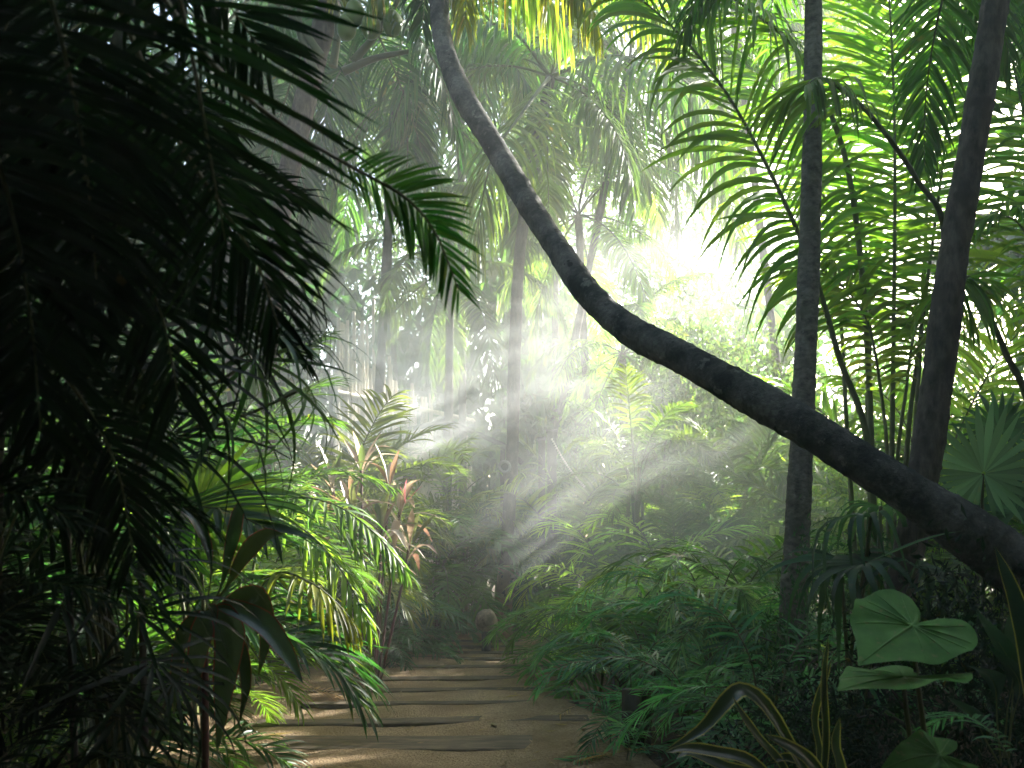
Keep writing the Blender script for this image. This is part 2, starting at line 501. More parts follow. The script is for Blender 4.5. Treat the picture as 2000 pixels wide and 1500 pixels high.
def fan_mesh(name, Rr=0.5, nseg=22, spread=300, split=0.5, droop=0.35, cup=0.2, seed=0, mats=(None, None), wid=1.0, pet=None, jit=.08):
    """palmate leaf, hub at origin, facing +Z, middle finger along +X; pet = petiole polyline ending at the hub"""
    rg = np.random.default_rng(seed)
    mb = MB()
    da = R(spread) / nseg
    for i in range(nseg):
        a = -R(spread) / 2 + (i + .5) * da
        ln = Rr * (1 - 0.25 * abs(a) / np.pi) * (1 + rg.normal(0, jit))
        d = np.array([math.cos(a), math.sin(a), 0.0])
        s = np.array([-math.sin(a), math.cos(a), 0.0])
        K = 7
        st = []
        dd = droop * (1 + rg.normal(0, .35))
        for k in range(K + 1):
            q = k / K
            r = ln * (0.03 + 0.97 * q)
            hw = math.tan(da / 2) * r * 1.02 if q <= split else math.tan(da / 2) * ln * split * (1 - ((q - split) / (1 - split)) ** 1.4) + 0.001
            hw *= wid
            z = cup * r - dd * r * q ** 2.2 * 1.2
            c = d * r * (1 - 0.25 * dd * q * q)
            fold = hw * 0.35
            st += [c + s * hw + [0, 0, z], c + [0, 0, z - fold], c - s * hw + [0, 0, z]]
        V = np.array(st)
        Fq = []
        for k in range(K):
            for c in range(2):
                b = k * 3 + c
                Fq.append([b, b + 1, b + 4, b + 3])
        mb.add(V, Fq, 0)
    if pet is not None:
        tube(mb, spline(pet, 14), 0.008 * Rr / .5, 5, 1, cap=False)
    return mb.mesh(name, [mats[0] or LEAF, mats[1] or STEM])


def blade_mesh(name, pts, w, prof=((0, .3), (.1, .5), (.35, 1), (.65, .85), (.9, .35), (1, .02)), fold=0.3, up=(0, 0, 1), nrm=None,
               K=16, edge=0.0, mats=(None,), wave=0.0, seed=0, stalk=0.0):
    """one broad leaf along pts; edge>0 gives it a border of that share in a second material"""
    rg = np.random.default_rng(seed)
    C = spline(pts, K + 1)
    T = norm(np.gradient(C, axis=0))
    if nrm is not None:
        nn = np.array(list(nrm), dtype=float)
        S = norm(np.cross(T, nn))
    else:
        S = norm(np.cross(T, np.array(up, dtype=float)) + 1e-6)
    Nn = np.cross(S, T)
    q = np.linspace(0, 1, K + 1)
    hw = np.interp(q, [p[0] for p in prof], [p[1] for p in prof]) * w / 2
    wv = wave * w * np.sin(q * 17 + rg.uniform(0, 6))
    us = [1, 1 - edge, .5, 0, -.5, -1 + edge, -1] if edge else [1, .5, 0, -.5, -1]
    m = len(us)
    V = []
    for uu in us:
        off = abs(uu) ** 1.3 * fold
        V.append(C + S * (hw * uu)[:, None] + Nn * (hw * off + wv * abs(uu) * (1 if uu > 0 else -.6))[:, None])
    V = np.stack(V, 1)
    mb = MB()
    i = np.arange(K)[:, None] * m
    Fall = lambda js: np.stack([i + js, i + js + 1, i + m + js + 1, i + m + js], -1).reshape(-1, 4)
    js = np.arange(m - 1)
    Vf = V.reshape(-1, 3)
    mb.add(Vf, np.zeros((0, 4), int))
    base = 0
    for j in js:
        mi = 1 if edge and j in (0, m - 2) else 0
        f = Fall(np.array([j]))
        mb.f.extend(f.tolist()); mb.m.extend([mi] * len(f))
    if stalk:
        tube(mb, spline(pts, K + 1)[: max(3, int(K * .9))], np.linspace(stalk, stalk * .3, max(3, int(K * .9))), 5, len(mats) - 1, cap=False)
    return mb.mesh(name, list(mats))


def crown_mesh(name, n=3000, size=0.14, seed=0, asp=2.4, clumps=40, cr=0.33, lumpy=0.35, mats=None, hang=0.4):
    """unit-radius crown of leaf faces gathered in twig clumps"""
    rg = np.random.default_rng(seed)
    cd = norm(rg.normal(0, 1, (clumps, 3)))
    cc = cd * (rg.uniform(0.25, 1, (clumps, 1)) ** 0.5) * (1 + rg.normal(0, lumpy * .3, (clumps, 1)))
    ci = rg.integers(0, clumps, n)
    P = cc[ci] + rg.normal(0, cr * .5, (n, 3))
    D = norm(rg.normal(0, 1, (n, 3)) + np.array([0, 0, -hang]) + cd[ci] * .5)
    W = norm(np.cross(D, rg.normal(0, 1, (n, 3))))
    Nn = np.cross(D, W)
    L = size * rg.uniform(.6, 1.3, (n, 1))
    w = L / asp
    V = np.stack([P, P + D * L * .4 + W * w * .5 + Nn * w * .12, P + D * L - Nn * L * .1, P + D * L * .4 - W * w * .5 + Nn * w * .12], 1)
    i = np.arange(n) * 4
    mb = MB(); mb.add(V.reshape(-1, 3), np.concatenate([np.stack([i, i + 1, i + 2], -1), np.stack([i, i + 2, i + 3], -1)]))
    return mb.mesh(name, mats or [LEAF], smooth=False)


# shared frond meshes -------------------------------------------------
def variants(nm, specs, **kw):
    return [frond_mesh(nm, arc(L, e0, e1, sway=sw), seed=50 + 7 * i + len(nm), **kw) for i, (L, e0, e1, sw) in enumerate(specs)]


ARECA = variants('areca_frond', [(2.0, 86, 25, .1), (2.0, 80, -15, -.15), (1.9, 72, -45, .12), (1.8, 60, -55, -.1), (1.7, 45, -60, .1)],
                 n=34, lmax=0.48, w=0.032, droop=0.55, vee=0.35, t0=0.34, rad=0.011)
FERN = variants('fine_frond', [(1.15, 80, -40, .1), (1.1, 68, -60, -.15), (1.1, 52, -65, .1), (1.0, 35, -65, -.1), (.9, 15, -60, .1)],
                n=25, lmax=0.30, w=0.021, droop=0.5, vee=0.2, t0=0.16, rad=0.006, a1=.5, K=4)
COCO = variants('coconut_frond', [(4.2, 78, 5, .1), (4.3, 60, -45, -.08), (4.3, 38, -72, .1), (4.2, 12, -82, -.1), (4.0, -25, -86, .06), (3.8, -50, -88, -.05)],
                n=64, lmax=0.95, w=0.05, droop=0.95, vee=0.05, t0=0.22, rad=0.03, K=6)
COCO_HANG = variants('hanging_frond', [(3.6, 30, -85, .1), (3.6, 5, -88, -.1), (3.4, -35, -88, .05)],
                     n=70, lmax=1.0, w=0.045, droop=1.5, vee=-.1, t0=0.18, rad=0.028, K=6, mats=(LEAF_HANG, STEM))
FAN = [fan_mesh('fan_leaf', .5, 20, 290, .42, .45, .15, seed=s, pet=[(-.02, 0, -1.0), (-.05, 0, -.4), (0, 0, 0)]) for s in (1, 2)]
RHAPIS = [fan_mesh('finger_leaf', .42, 9, 200, .16, .5, .1, seed=s, wid=.62, jit=.12) for s in (3, 4, 5)]
CROWN = [crown_mesh('leafy_crown', 3600, .13, s) for s in (1, 2, 3)]
CROWN_BIG = [crown_mesh('broad_crown', 2600, .2, s, 1.8) for s in (5, 6)]
CROWN_SHADE = [crown_mesh('shade_crown', 9000, .15, s, 1.8, 70, .36) for s in (11, 12)]
CROWN_FINE = [crown_mesh('fine_crown', 5200, .085, s, 3.6, 60) for s in (8, 9)]

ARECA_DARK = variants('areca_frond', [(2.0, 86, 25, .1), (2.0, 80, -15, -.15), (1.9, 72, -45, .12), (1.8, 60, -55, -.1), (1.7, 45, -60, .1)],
                      n=34, lmax=0.48, w=0.034, droop=0.55, vee=0.35, t0=0.24, rad=0.009, mats=(LEAF_SHADED, STEM))
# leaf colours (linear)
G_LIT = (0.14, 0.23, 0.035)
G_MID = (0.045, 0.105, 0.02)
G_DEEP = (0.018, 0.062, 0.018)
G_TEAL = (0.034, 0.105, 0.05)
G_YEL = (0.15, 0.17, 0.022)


def jitc(c, rg, a=.2):
    k = 1 + rg.uniform(-a, a)
    return (c[0] * k * (1 + rg.uniform(-a, a) * .5), c[1] * k, c[2] * k * (1 + rg.uniform(-a, a) * .5))


def stems_mesh(name, n, h, r, spread, seed, mat):
    rg = np.random.default_rng(seed)
    mb = MB()
    for i in range(n):
        a, d = rg.uniform(0, 6.28), rg.uniform(.2, 1) * spread
        b = np.array([math.cos(a) * d * .5, math.sin(a) * d * .5, -.05])
        t = np.array([math.cos(a) * d, math.sin(a) * d, h * rg.uniform(.75, 1)])
        tube(mb, spline([b, (b + t) / 2 + rg.normal(0, .03, 3), t], 9), np.linspace(r, r * .8, 9), 7)
    return mb.mesh(name, [mat])


def clump(name, label, cat, x, y, fr, n, sc, col, group=None, z0=0.0, seed=0, spread=.12, stem=None, tilt=8, azr=None, nm='frond', zr=0.0, scj=.18, jit=.2):
    """palm clump: every frond an object of its own, meshes shared"""
    rg = np.random.default_rng(seed + 1000)
    p = thing(name, label, cat, (x, y, 0), group)
    if stem:
        link('stem', stems_mesh('stem', stem[0], stem[1], stem[2], spread, seed, stem[3] if len(stem) > 3 else STEM), p)
    for i in range(n):
        az = i * 2.399 + rg.uniform(-.4, .4) if azr is None else R(rg.uniform(*azr))
        k = min(len(fr) - 1, int(len(fr) * (i + rg.uniform(0, 1)) / n))
        link(nm, fr[k], p, (math.cos(az) * spread * rg.uniform(.2, 1), math.sin(az) * spread * rg.uniform(.2, 1), z0 + rg.uniform(-zr, zr)),
             (R(rg.uniform(-tilt, tilt)), R(rg.uniform(-tilt, tilt)), az), sc * (1 + rg.uniform(-scj, scj)), jitc(col, rg, jit))
    return p


def trunk_bump(seed, ring=0.05, amt=0.05, step=5):
    rg = np.random.default_rng(seed)

    def f(n, s):
        a = 1 + rg.normal(0, amt * .35, (n, s))
        k = np.arange(n)[:, None]
        a = a + ring * ((k % step) == 0) + amt * np.sin(k * .21 + seed)
        th = np.arange(s)[None, :] / s * 6.283
        return a + amt * np.sin(th * 2 + k * .05 + seed)
    return f


def trunk(parent, pts, radii, mat, seed=0, n=120, sides=16, ring=.05, amt=.045, name='trunk', step=5):
    o = np.array(parent.location)
    P = spline([np.array(list(p)) - o for p in pts], n)
    rr = np.interp(np.linspace(0, 1, n), np.linspace(0, 1, len(radii)), radii)
    mb = MB()
    tube(mb, P, rr, sides, 0, trunk_bump(seed, ring, amt, step))
    return link(name, mb.mesh(name, [mat]), parent)


#@@SECTION2
# ------------------------------------------------------------------ tall palms
def palm(name, label, cat, base, crown, r0, r1, n, sc, col, fr=None, group=None, seed=0, mat=None, mids=(), nuts=0, tilt=10):
    rg = np.random.default_rng(seed + 300)
    p = thing(name, label, cat, (base[0], base[1], 0), group)
    b = Vector((base[0], base[1], -.1))
    c = Vector(crown)
    pts = [b] + [Vector(m) for m in mids] + [c]
    trunk(p, pts, [r0 * 1.35, r0, (r0 + r1) / 2, r1], mat or BARK, seed)
    o = c - p.location
    fr = fr or COCO
    for i in range(n):
        az = i * 2.399 + rg.uniform(-.3, .3)
        k = min(len(fr) - 1, int(len(fr) * (i + .5) / n))
        link('frond', fr[k], p, (o.x, o.y, o.z), (R(rg.uniform(-tilt, tilt)), R(rg.uniform(-tilt, tilt)), az), sc * rg.uniform(.85, 1.15), jitc(col, rg))
    if nuts:
        for i, q in enumerate([(692, 24), (724, 50), (766, 44), (676, 52), (742, 12)][:nuts]):
            mb = MB()
            uu, vv = np.meshgrid(np.linspace(0, np.pi, 9), np.linspace(0, 2 * np.pi, 12, endpoint=False), indexing='ij')
            V = np.stack([np.sin(uu) * np.cos(vv) * .105 * (1 + .06 * np.cos(3 * vv)), np.sin(uu) * np.sin(vv) * .105, np.cos(uu) * .14 - .02 * np.sin(uu)], -1)
            ii = np.arange(8)[:, None] * 12; jj = np.arange(12)[None, :]
            mb.add(V.reshape(-1, 3), np.stack([ii + jj, ii + (jj + 1) % 12, ii + 12 + (jj + 1) % 12, ii + 12 + jj], -1).reshape(-1, 4))
            h = at(q[0], q[1], 10.3) - p.location
            tube(mb, [(0, 0, .12), (-.05, .05, .25), tuple((o - h) * .8)], .014, 5, 0)
            link('coconut', mb.mesh('coconut', [NUT]), p, h)
    return p


# leaning coconut palm across the picture
LT = [(2000, 1118, 5.0, .156), (1900, 1046, 5.08, .139), (1800, 978, 5.18, .121), (1680, 902, 5.34, .104), (1560, 826, 5.56, .097), (1450, 764, 5.8, .091),
      (1330, 697, 6.15, .086), (1230, 645, 6.5, .085), (1150, 574, 6.9, .084), (1090, 487, 7.3, .084), (1030, 395, 7.75, .085), (965, 285, 8.2, .084),
      (905, 188, 8.5, .082), (868, 92, 8.8, .076), (858, 0, 9.0, .074), (862, -150, 9.1, .07), (880, -380, 9.2, .066)]
LT_PTS = [at(a, b, c) for a, b, c, d in LT]
LT = [(a, b, c, d * (1.13 if a < 1600 else 1.0)) for a, b, c, d in LT]
lean = thing('leaning_palm', 'thick curved palm trunk leaning diagonally across the picture in front of two straight trunks', 'palm tree', (3.95, 4.5, 0))
trunk(lean, [Vector((4.05, 4.45, -.15)), Vector((3.3, 4.75, .72))] + LT_PTS, [.20, .165] + [d for a, b, c, d in LT], LICHEN, 3, n=300, sides=22, ring=.045, amt=.035, step=6)
rg = np.random.default_rng(5)
lc = LT_PTS[-1] - lean.location
for i in range(13):
    az = R(-75 + i * 31)
    link('frond', COCO_HANG[i % 3], lean, lc + Vector((0, 0, .15)), (R(rg.uniform(-8, 8)), R(rg.uniform(-8, 8)), az), rg.uniform(.5, .72), jitc(G_YEL if i % 3 else G_LIT, rg))

def hero(parent, pts, n, lmax, w, col, seed, **kw):
    P = [at(*q) for q in pts]
    me = frond_mesh('frond', P, n=n, lmax=lmax, w=w, seed=seed, origin=parent.location, **kw)
    return link('frond', me, parent, color=col)


for pts, n, lm, w, col, sd_ in [
    ([(880, -380, 9.2), (950, -330, 8.9), (1040, -230, 8.7), (1110, -100, 8.6), (1160, 20, 8.5)], 56, 1.0, .05, G_YEL, 201),
    ([(880, -380, 9.2), (930, -260, 9.6), (980, -130, 9.9), (1050, -40, 10), (1110, 60, 10)], 56, .9, .045, G_LIT, 202),
    ([(880, -380, 9.2), (1000, -330, 9.3), (1120, -220, 9.3), (1230, -90, 9.1), (1300, 50, 9.0)], 60, 1.1, .05, (0.13, .19, .025), 203),
    ([(880, -380, 9.2), (830, -320, 9.5), (780, -200, 9.7), (740, -90, 9.8), (715, 20, 9.8)], 44, .7, .04, G_MID, 204)]:
    hero(lean, pts, n, lm, w, col, sd_, t0=.12, droop=1.9, vee=-.2, rad=.028, K=7, mats=(LEAF_HANG, STEM), a1=.7)
# straight trunk with a slight bend, and the darker slanting one
pa = thing('straight_palm', 'slim straight palm trunk standing behind the leaning trunk, left of the slanting one', 'palm tree', tuple(at(1532, 1461, 7.0)))
pa.location.z = 0
trunk(pa, [at(1526, 1480, 7.0), at(1545, 1250, 7.0), at(1555, 1080, 7.02), at(1566, 850, 7.05), at(1577, 600, 7.1), at(1586, 300, 7.15), at(1589, 0, 7.2), at(1590, -320, 7.25)],
      [.135, .098, .095, .088, .080, .076, .066, .062, .058], BARK_GREY, 7, n=260, ring=.06, amt=.025, step=7)
pb = thing('slanting_palm', 'dark palm trunk slanting up to the right edge behind the leaning trunk', 'palm tree', (gx(1692, 5.8), 5.8, 0))
trunk(pb, [at(1688, 1560, 5.8), at(1722, 1300, 5.8), at(1765, 1120, 5.82), at(1800, 950, 5.85), at(1830, 750, 5.9), at(1862, 500, 5.95), at(1905, 250, 6.0), at(1945, 0, 6.05), at(1990, -300, 6.1)],
      [.12, .098, .094, .092, .090, .088, .085, .082, .078], BARK, 9, n=260, ring=.06, amt=.03, step=8)
for p, top, s in ((pa, at(1590, -320, 7.25), 31), (pb, at(1990, -300, 6.1), 32)):
    rg = np.random.default_rng(s)
    o = top - p.location
    for i in range(9):
        link('frond', COCO[i % 4], p, o, (0, 0, i * 2.399 + s), rg.uniform(.55, .7), jitc(G_MID, rg))

# coconut palm at the upper left with green nuts
palm('coconut_palm', 'stout coconut palm with green nuts and pale leaf stalks at the upper left', 'palm tree', (gx(515, 11), 11), at(655, -30, 11), .10, .13, 15, .8, G_DEEP, COCO[:5],
     seed=4, mat=BARK, mids=[at(520, 800, 11), at(545, 450, 11), at(605, 160, 11)], nuts=5)
cp = bpy.data.objects['coconut_palm']
for i, (a, b, c) in enumerate([((628, 110), (560, 20), (470, -40)), ((650, 130), (660, 40), (640, -60)), ((690, 120), (740, 60), (790, -20)), ((620, 150), (585, 60), (590, -40)), ((670, 140), (730, 115), (800, 100))]):
    mb = MB()
    tube(mb, spline([np.array(at(*q, 10.8)) - np.array(cp.location) for q in (a, b, c)], 12), np.linspace(.05, .025, 12), 7)
    link('leaf_stalk', mb.mesh('leaf_stalk', [STEM]), cp)

# trunk in the mist at the end of the path
mid = palm('mist_palm', 'slender palm trunk with tan flared base where the path ends, lost in mist', 'palm tree', (gx(985, 14.4), 14.4), at(1075, 150, 13.9), .088, .08, 8, .7,
           (0.07, 0.11, 0.03), COCO[1:], seed=12, mids=[at(988, 1100, 14.4), at(1000, 900, 14.4), at(1005, 700, 14.4), at(1020, 450, 14.2)])
mb = MB()
b0 = np.array([0, 0, 0.0])
P = spline([(-.12, -.05, -.05), (-.05, 0, .25), (.0, 0, .7), (.03, 0, 1.1)], 30)
tube(mb, P, np.interp(np.linspace(0, 1, 30), [0, .25, .6, 1], [.34, .18, .13, .1]), 14, 0, trunk_bump(77, .05, .06, 3))
link('root_flare', mb.mesh('root_flare', [BARK_TAN]), mid)
for i in range(5):
    mb = MB()
    tube(mb, [(0, 0, 0), (.1, -.03, .03), (.17, -.05, .02)], [.03, .06, .01], 7)
    link('shelf_fungus', mb.mesh('shelf_fungus', [STONE]), mid, (.02 + .02 * i, -.1, .55 + .09 * i), (0, 0, -.9 + .25 * i))

for pts, n, lm, w, col, sd_ in [
    ([(1075, 150, 13.9), (1180, 110, 13.2), (1290, 130, 12.6), (1370, 190, 12.3), (1400, 260, 12.2)], 70, 1.5, .045, (0.06, .125, .03), 211),
    ([(1075, 150, 13.9), (1050, 180, 13.2), (1010, 235, 12.7), (965, 300, 12.3), (940, 400, 12.2), (930, 470, 12.2)], 66, 1.2, .042, (0.10, .15, .05), 212),
    ([(1075, 150, 13.9), (1120, 140, 14.6), (1190, 200, 15), (1230, 300, 15.2), (1245, 400, 15.3)], 60, 1.2, .042, (0.06, .125, .03), 213),
    ([(1075, 150, 13.9), (1000, 60, 13.6), (900, 50, 13.4), (810, 130, 13.2), (770, 240, 13.1)], 66, 1.1, .042, (0.05, .125, .03), 214)]:
    hero(mid, pts, n, lm, w, col, sd_, t0=.12, droop=1.6, vee=-.15, rad=.03, K=7, a1=.7)

# background palms, some only their hanging crowns in frame
BGP = [
    ('tall background palm whose crown hangs in the mist right of the leaning trunk', 1012, 17.5, (1230, 120), .95, 14, COCO[1:], (0.075, 0.12, 0.03), 21),
    ('pale thin trunked palm rising behind the left frond tips', 712, 15.5, (775, 170), .85, 14, COCO[1:], G_MID, 22),
    ('tall palm behind the upper curve of the leaning trunk', 905, 19.5, (900, 60), 1.05, 15, COCO, G_MID, 23),
    ('palm with a dense crown above the coconut palm at far left', 470, 15.0, (430, 60), .9, 14, COCO, G_DEEP, 24),
    ('background palm with crown just left of the straight trunk top', 1578, 18.5, (1430, -10), 1.0, 14, COCO[1:], (0.09, 0.15, 0.025), 25),
    ('background palm showing between the straight and slanting trunks near the top', 1570, 21.0, (1560, -60), 1.05, 14, COCO[1:], (0.09, 0.15, 0.025), 26),
    ('far palm with drooping crown high above the end of the path', 1080, 22.0, (1090, -60), 1.15, 15, COCO[1:], G_LIT, 27),
    ('far palm filling the gap behind the coconuts', 790, 23.0, (740, 20), 1.15, 15, COCO, G_LIT, 28),
    ('far palm at upper left behind the dark foreground', 200, 18.0, (230, 0), 1.0, 14, COCO, G_DEEP, 29),
    ('low palm in the mist left of the far trunk', 870, 17.0, (880, 520), .62, 13, COCO, (0.075, 0.12, 0.03), 30),
    ('low palm in bright mist below the curve of the leaning trunk', 1230, 17.0, (1215, 690), .5, 13, COCO, G_LIT, 33),
    ('slim trunk palm in mist behind the shrubs right of the path end', 1165, 18.0, (1130, 420), .7, 13, COCO, G_LIT, 34),
]
for lab, px, Y, cr, sc, n, fr, col, s in BGP:
    c = at(cr[0], cr[1], Y)
    palm('background_palm', lab, 'palm tree', (gx(px, Y), Y), c, .075, .065, n, sc, col, fr, 'palms behind the path', seed=s)

# ------------------------------------------------------------------ palm clump with the big arching fronds, right
bp = thing('feather_palm', 'big clump of arching green feather fronds backlit behind the straight and slanting trunks', 'palm', (gx(1715, 9), 9, 0))


HC = (0.09, 0.18, 0.024)
B = lambda px, py: (px, py, 9.0)
hero(bp, [(1715, 1380, 9), (1700, 900, 8.9), (1640, 700, 8.7), (1592, 540, 8.5), (1530, 390, 8.3), (1430, 200, 8.1), (1320, 60, 7.9), (1180, -60, 7.8)], 56, 1.4, .05, HC, 1, t0=.34, droop=.85, vee=.12, rad=.035, a0=1.3, a1=.6, K=8, up=(0, -.7, .7), jit=.05)
hero(bp, [(1735, 1380, 9.2), (1742, 900, 9.2), (1746, 600, 9.2), (1748, 300, 9.1), (1740, 50, 9.0), (1720, -200, 8.8)], 84, 1.2, .045, HC, 2, t0=.36, droop=.75, vee=-.05, rad=.03, a0=1.3, a1=.6, K=7, up=(0, -.9, .3), jit=.08)
hero(bp, [(1760, 1380, 8.6), (1800, 900, 8.4), (1845, 480, 8.0), (1790, 350, 7.5), (1700, 225, 7.0), (1630, 165, 6.8), (1600, 152, 6.7), (1575, 165, 6.6)], 26, .75, .034, (0.09, .16, .03), 3, t0=.58, droop=1.5, vee=-.2, rad=.032, K=7, up=(0, -.2, 1))
hero(bp, [(1700, 1380, 9.3), (1700, 800, 9.3), (1660, 350, 9.0), (1570, 120, 8.6), (1480, 30, 8.3), (1380, -30, 8.1), (1250, -60, 8)], 70, 1.1, .042, HC, 4, t0=.5, droop=.9, vee=.0, rad=.035, K=7, up=(0, -.5, .85))
hero(bp, [(1720, 1380, 9.4), (1695, 850, 9.5), (1700, 650, 9.6), (1690, 480, 9.7), (1650, 330, 9.9), (1560, 220, 10.1)], 60, .9, .04, HC, 5, t0=.4, droop=.8, vee=.1, rad=.028, K=6, up=(0, -.6, .7))
hero(bp, [(1750, 1380, 9.2), (1770, 900, 9.2), (1800, 640, 9.2), (1840, 330, 9.3), (1870, 60, 9.4), (1880, -150, 9.5)], 76, 1.1, .042, HC, 6, t0=.38, droop=.8, vee=0, rad=.028, K=6, up=(0, -.85, .4))
hero(bp, [(1745, 1380, 9.6), (1790, 800, 9.8), (1810, 400, 9.9), (1800, 150, 9.9), (1760, -40, 9.8), (1690, -160, 9.7)], 80, 1.15, .042, HC, 9, t0=.4, droop=.8, vee=0, rad=.028, K=6, up=(0, -.8, .5))
hero(bp, [(1690, 1380, 9.7), (1655, 850, 9.9), (1640, 600, 10), (1600, 350, 10.1), (1520, 180, 10.2), (1400, 90, 10.2)], 76, 1.1, .042, HC, 10, t0=.4, droop=.8, vee=0, rad=.028, K=6, up=(0, -.7, .6))
hero(bp, [(1730, 1380, 9.1), (1735, 950, 9.1), (1720, 760, 9.1), (1690, 620, 9.0), (1620, 540, 8.9), (1530, 520, 8.8)], 36, .7, .045, (0.11, .17, .02), 7, t0=.4, droop=.9, vee=.2, rad=.022, K=6)
hero(bp, [(1740, 1380, 9.1), (1750, 950, 9.1), (1770, 760, 9.0), (1790, 640, 9.0), (1840, 560, 8.9), (1930, 560, 8.8)], 36, .7, .045, (0.11, .17, .02), 8, t0=.4, droop=.9, vee=.2, rad=.022, K=6)
link('stem', stems_mesh('stem', 6, 1.7, .05, .3, 8, STEM), bp)

ep = thing('feather_palm', 'pale backlit feather palm at the right edge, beyond the slanting trunk', 'palm', (gx(2060, 9.5), 9.5, 0))
hero(ep, [(2060, 1350, 9.5), (2070, 800, 9.4), (2040, 400, 9.2), (1995, 200, 9.1), (1962, 40, 9), (1940, -100, 9)], 70, 1.0, .034, HC, 11, t0=.3, droop=.9, vee=0, rad=.025, K=6, up=(0, -.8, .5))
hero(ep, [(2060, 1350, 9.5), (2080, 900, 9.4), (2060, 640, 9.2), (2010, 470, 9.1), (1960, 420, 9.0), (1900, 440, 9.0)], 40, .8, .04, HC, 12, t0=.35, droop=1.1, vee=.1, rad=.022, K=6)
hero(ep, [(2050, 1350, 8.0), (2020, 850, 7.8), (1960, 680, 7.6), (1905, 560, 7.4), (1885, 545, 7.3), (1880, 600, 7.3)], 16, .7, .035, HC, 13, t0=.55, droop=1.6, vee=-.2, rad=.035, K=6)
hero(ep, [(2060, 1350, 9.7), (2090, 700, 9.8), (2120, 300, 9.9), (2080, 100, 10), (2000, 20, 10)], 66, 1.0, .034, HC, 14, t0=.35, droop=.9, vee=.0, rad=.022, K=6)

# ------------------------------------------------------------------ right side: undergrowth by the path
RS = 'feathery ferny palms along the right side of the path'
for lab, px, Y, n, sc, col, s, z0 in [
    ('feathery little palm at the far right corner of the planked path', 1160, 12.2, 20, .85, G_MID, 1, .1),
    ('feathery palm overhanging the planks halfway along the right side', 1135, 10.6, 24, 1.05, G_MID, 2, .1),
    ('feathery palm with a sunlit arching frond near its top, right of the path', 1210, 9.6, 26, 1.2, G_MID, 3, .35),
    ('dense feathery palm in front of the sunlit frond, right of the path', 1270, 8.6, 26, 1.05, G_TEAL, 4, .2),
    ('pale green ferny palm high in the light beams right of the path', 1290, 11.5, 26, 1.45, G_LIT, 5, .5),
    ('ferny palm under the light beams left of the straight trunk', 1420, 10.2, 26, 1.45, G_MID, 6, .55),
    ('bluish green ferny palm just left of the straight trunk foot', 1400, 7.9, 24, 1.1, G_TEAL, 7, .3),
    ('ferny palm tight against the back of the straight trunk', 1480, 8.8, 24, 1.3, G_MID, 8, .5),
    ('small ferny palm on a dark fibrous stump at the path edge', 1240, 7.0, 16, .68, G_TEAL, 9, .38),
    ('low ferny tuft lying on the sand below the fibrous stump', 1225, 6.55, 12, .6, G_TEAL, 10, .05),
    ('dark ferny palm right of the stump, over the striped leaves', 1500, 5.6, 20, .85, G_TEAL, 11, .45),
    ('ferny palm filling the shade between stump and striped leaves', 1380, 6.5, 22, .9, G_TEAL, 12, .2),
    ('small ferny palm at the lower right corner by the big heart leaf', 2030, 3.4, 12, .5, G_TEAL, 13, .5),
    ('ferny palm at the end of the path beside the tan trunk base', 1095, 13.8, 16, .8, G_MID, 14, .2),
    ('broad ferny palm in the light behind the sunlit frond', 1180, 12.8, 24, 1.5, G_LIT, 15, .5),
    ('tall ferny palm between the light beams and the mist', 1380, 13.0, 24, 1.7, G_LIT, 16, .8),
    ('ferny palm deep in shade behind the slanting trunk foot', 1640, 7.2, 22, 1.2, G_TEAL, 17, .4)]:
    clump('fern_palm', lab, 'palm', gx(px, Y), Y, FERN, int(n * .58), sc * 1.08, tuple(c * 1.45 for c in col), RS, z0, s, stem=(3, max(z0, .1) + .05, .022, WOOD_DARK) if z0 > .15 else None, tilt=14, zr=.06 + z0 * .35, jit=.4)
# one sunlit frond
sf = [o for o in COL.objects if o.get('label', '').startswith('feathery palm with a sunlit')][0]
hero(sf, [(1215, 1290, 9.4), (1290, 1150, 9.2), (1300, 1118, 9.1), (1250, 1108, 9.0), (1180, 1125, 8.9), (1110, 1175, 8.8)], 30, .38, .022, G_LIT, 21, t0=.3, droop=.9, vee=.25, rad=.009)
af = thing('fern_palm', 'open ferny palm with pale arching fronds, left of the drooping fan leaves', 'palm', (gx(1390, 7.2), 7.2, 0), RS)
for k, (tip, top) in enumerate([((1300, 1215), (1340, 1130)), ((1470, 1200), (1430, 1140)), ((1320, 1300), (1345, 1225)), ((1455, 1285), (1430, 1215)), ((1385, 1250), (1385, 1150)), ((1280, 1150), (1330, 1090)), ((1500, 1130), (1450, 1080))]):
    hero(af, [(1392, 1380, 7.2), (1388, 1250, 7.1), ((top[0] + 1388) / 2, (top[1] + 1180) / 2 + 5, 7.0), (top[0], top[1] + 8, 6.9), ((top[0] + tip[0]) / 2, (top[1] + tip[1]) / 2 - 12, 6.8), (tip[0], tip[1], 6.75)],
         20, .24, .017, jitc((0.10, .18, .09), rg, .25), 300 + k, t0=.32, droop=.7, vee=.2, rad=.006, K=5)
mb = MB()
tube(mb, [(0, 0, 0), (.01, 0, .2), (0, .01, .42)], [.11, .12, .09], 14, 0, trunk_bump(4, .1, .12, 2))
st = [o for o in COL.objects if o.get('label', '').startswith('small ferny palm on a dark')][0]
link('stump', mb.mesh('stump', [WOOD_DARK]), st)

for lab, px, Y, n, sc, col, s, z0 in [
    ('bright backlit palm filling the gap behind the big feather fronds', 1800, 12.5, 24, 1.45, (0.10, .19, .025), 91, .9),
    ('pale palm beyond the right edge fronds', 2040, 13.0, 20, 1.6, (0.10, .17, .03), 93, 1.2)]:
    clump('feather_palm', lab, 'palm', gx(px, Y), Y, ARECA, n, sc, col, 'backlit palms on the right', z0, s, stem=(5, z0 + .3, .05), tilt=14, zr=.6)

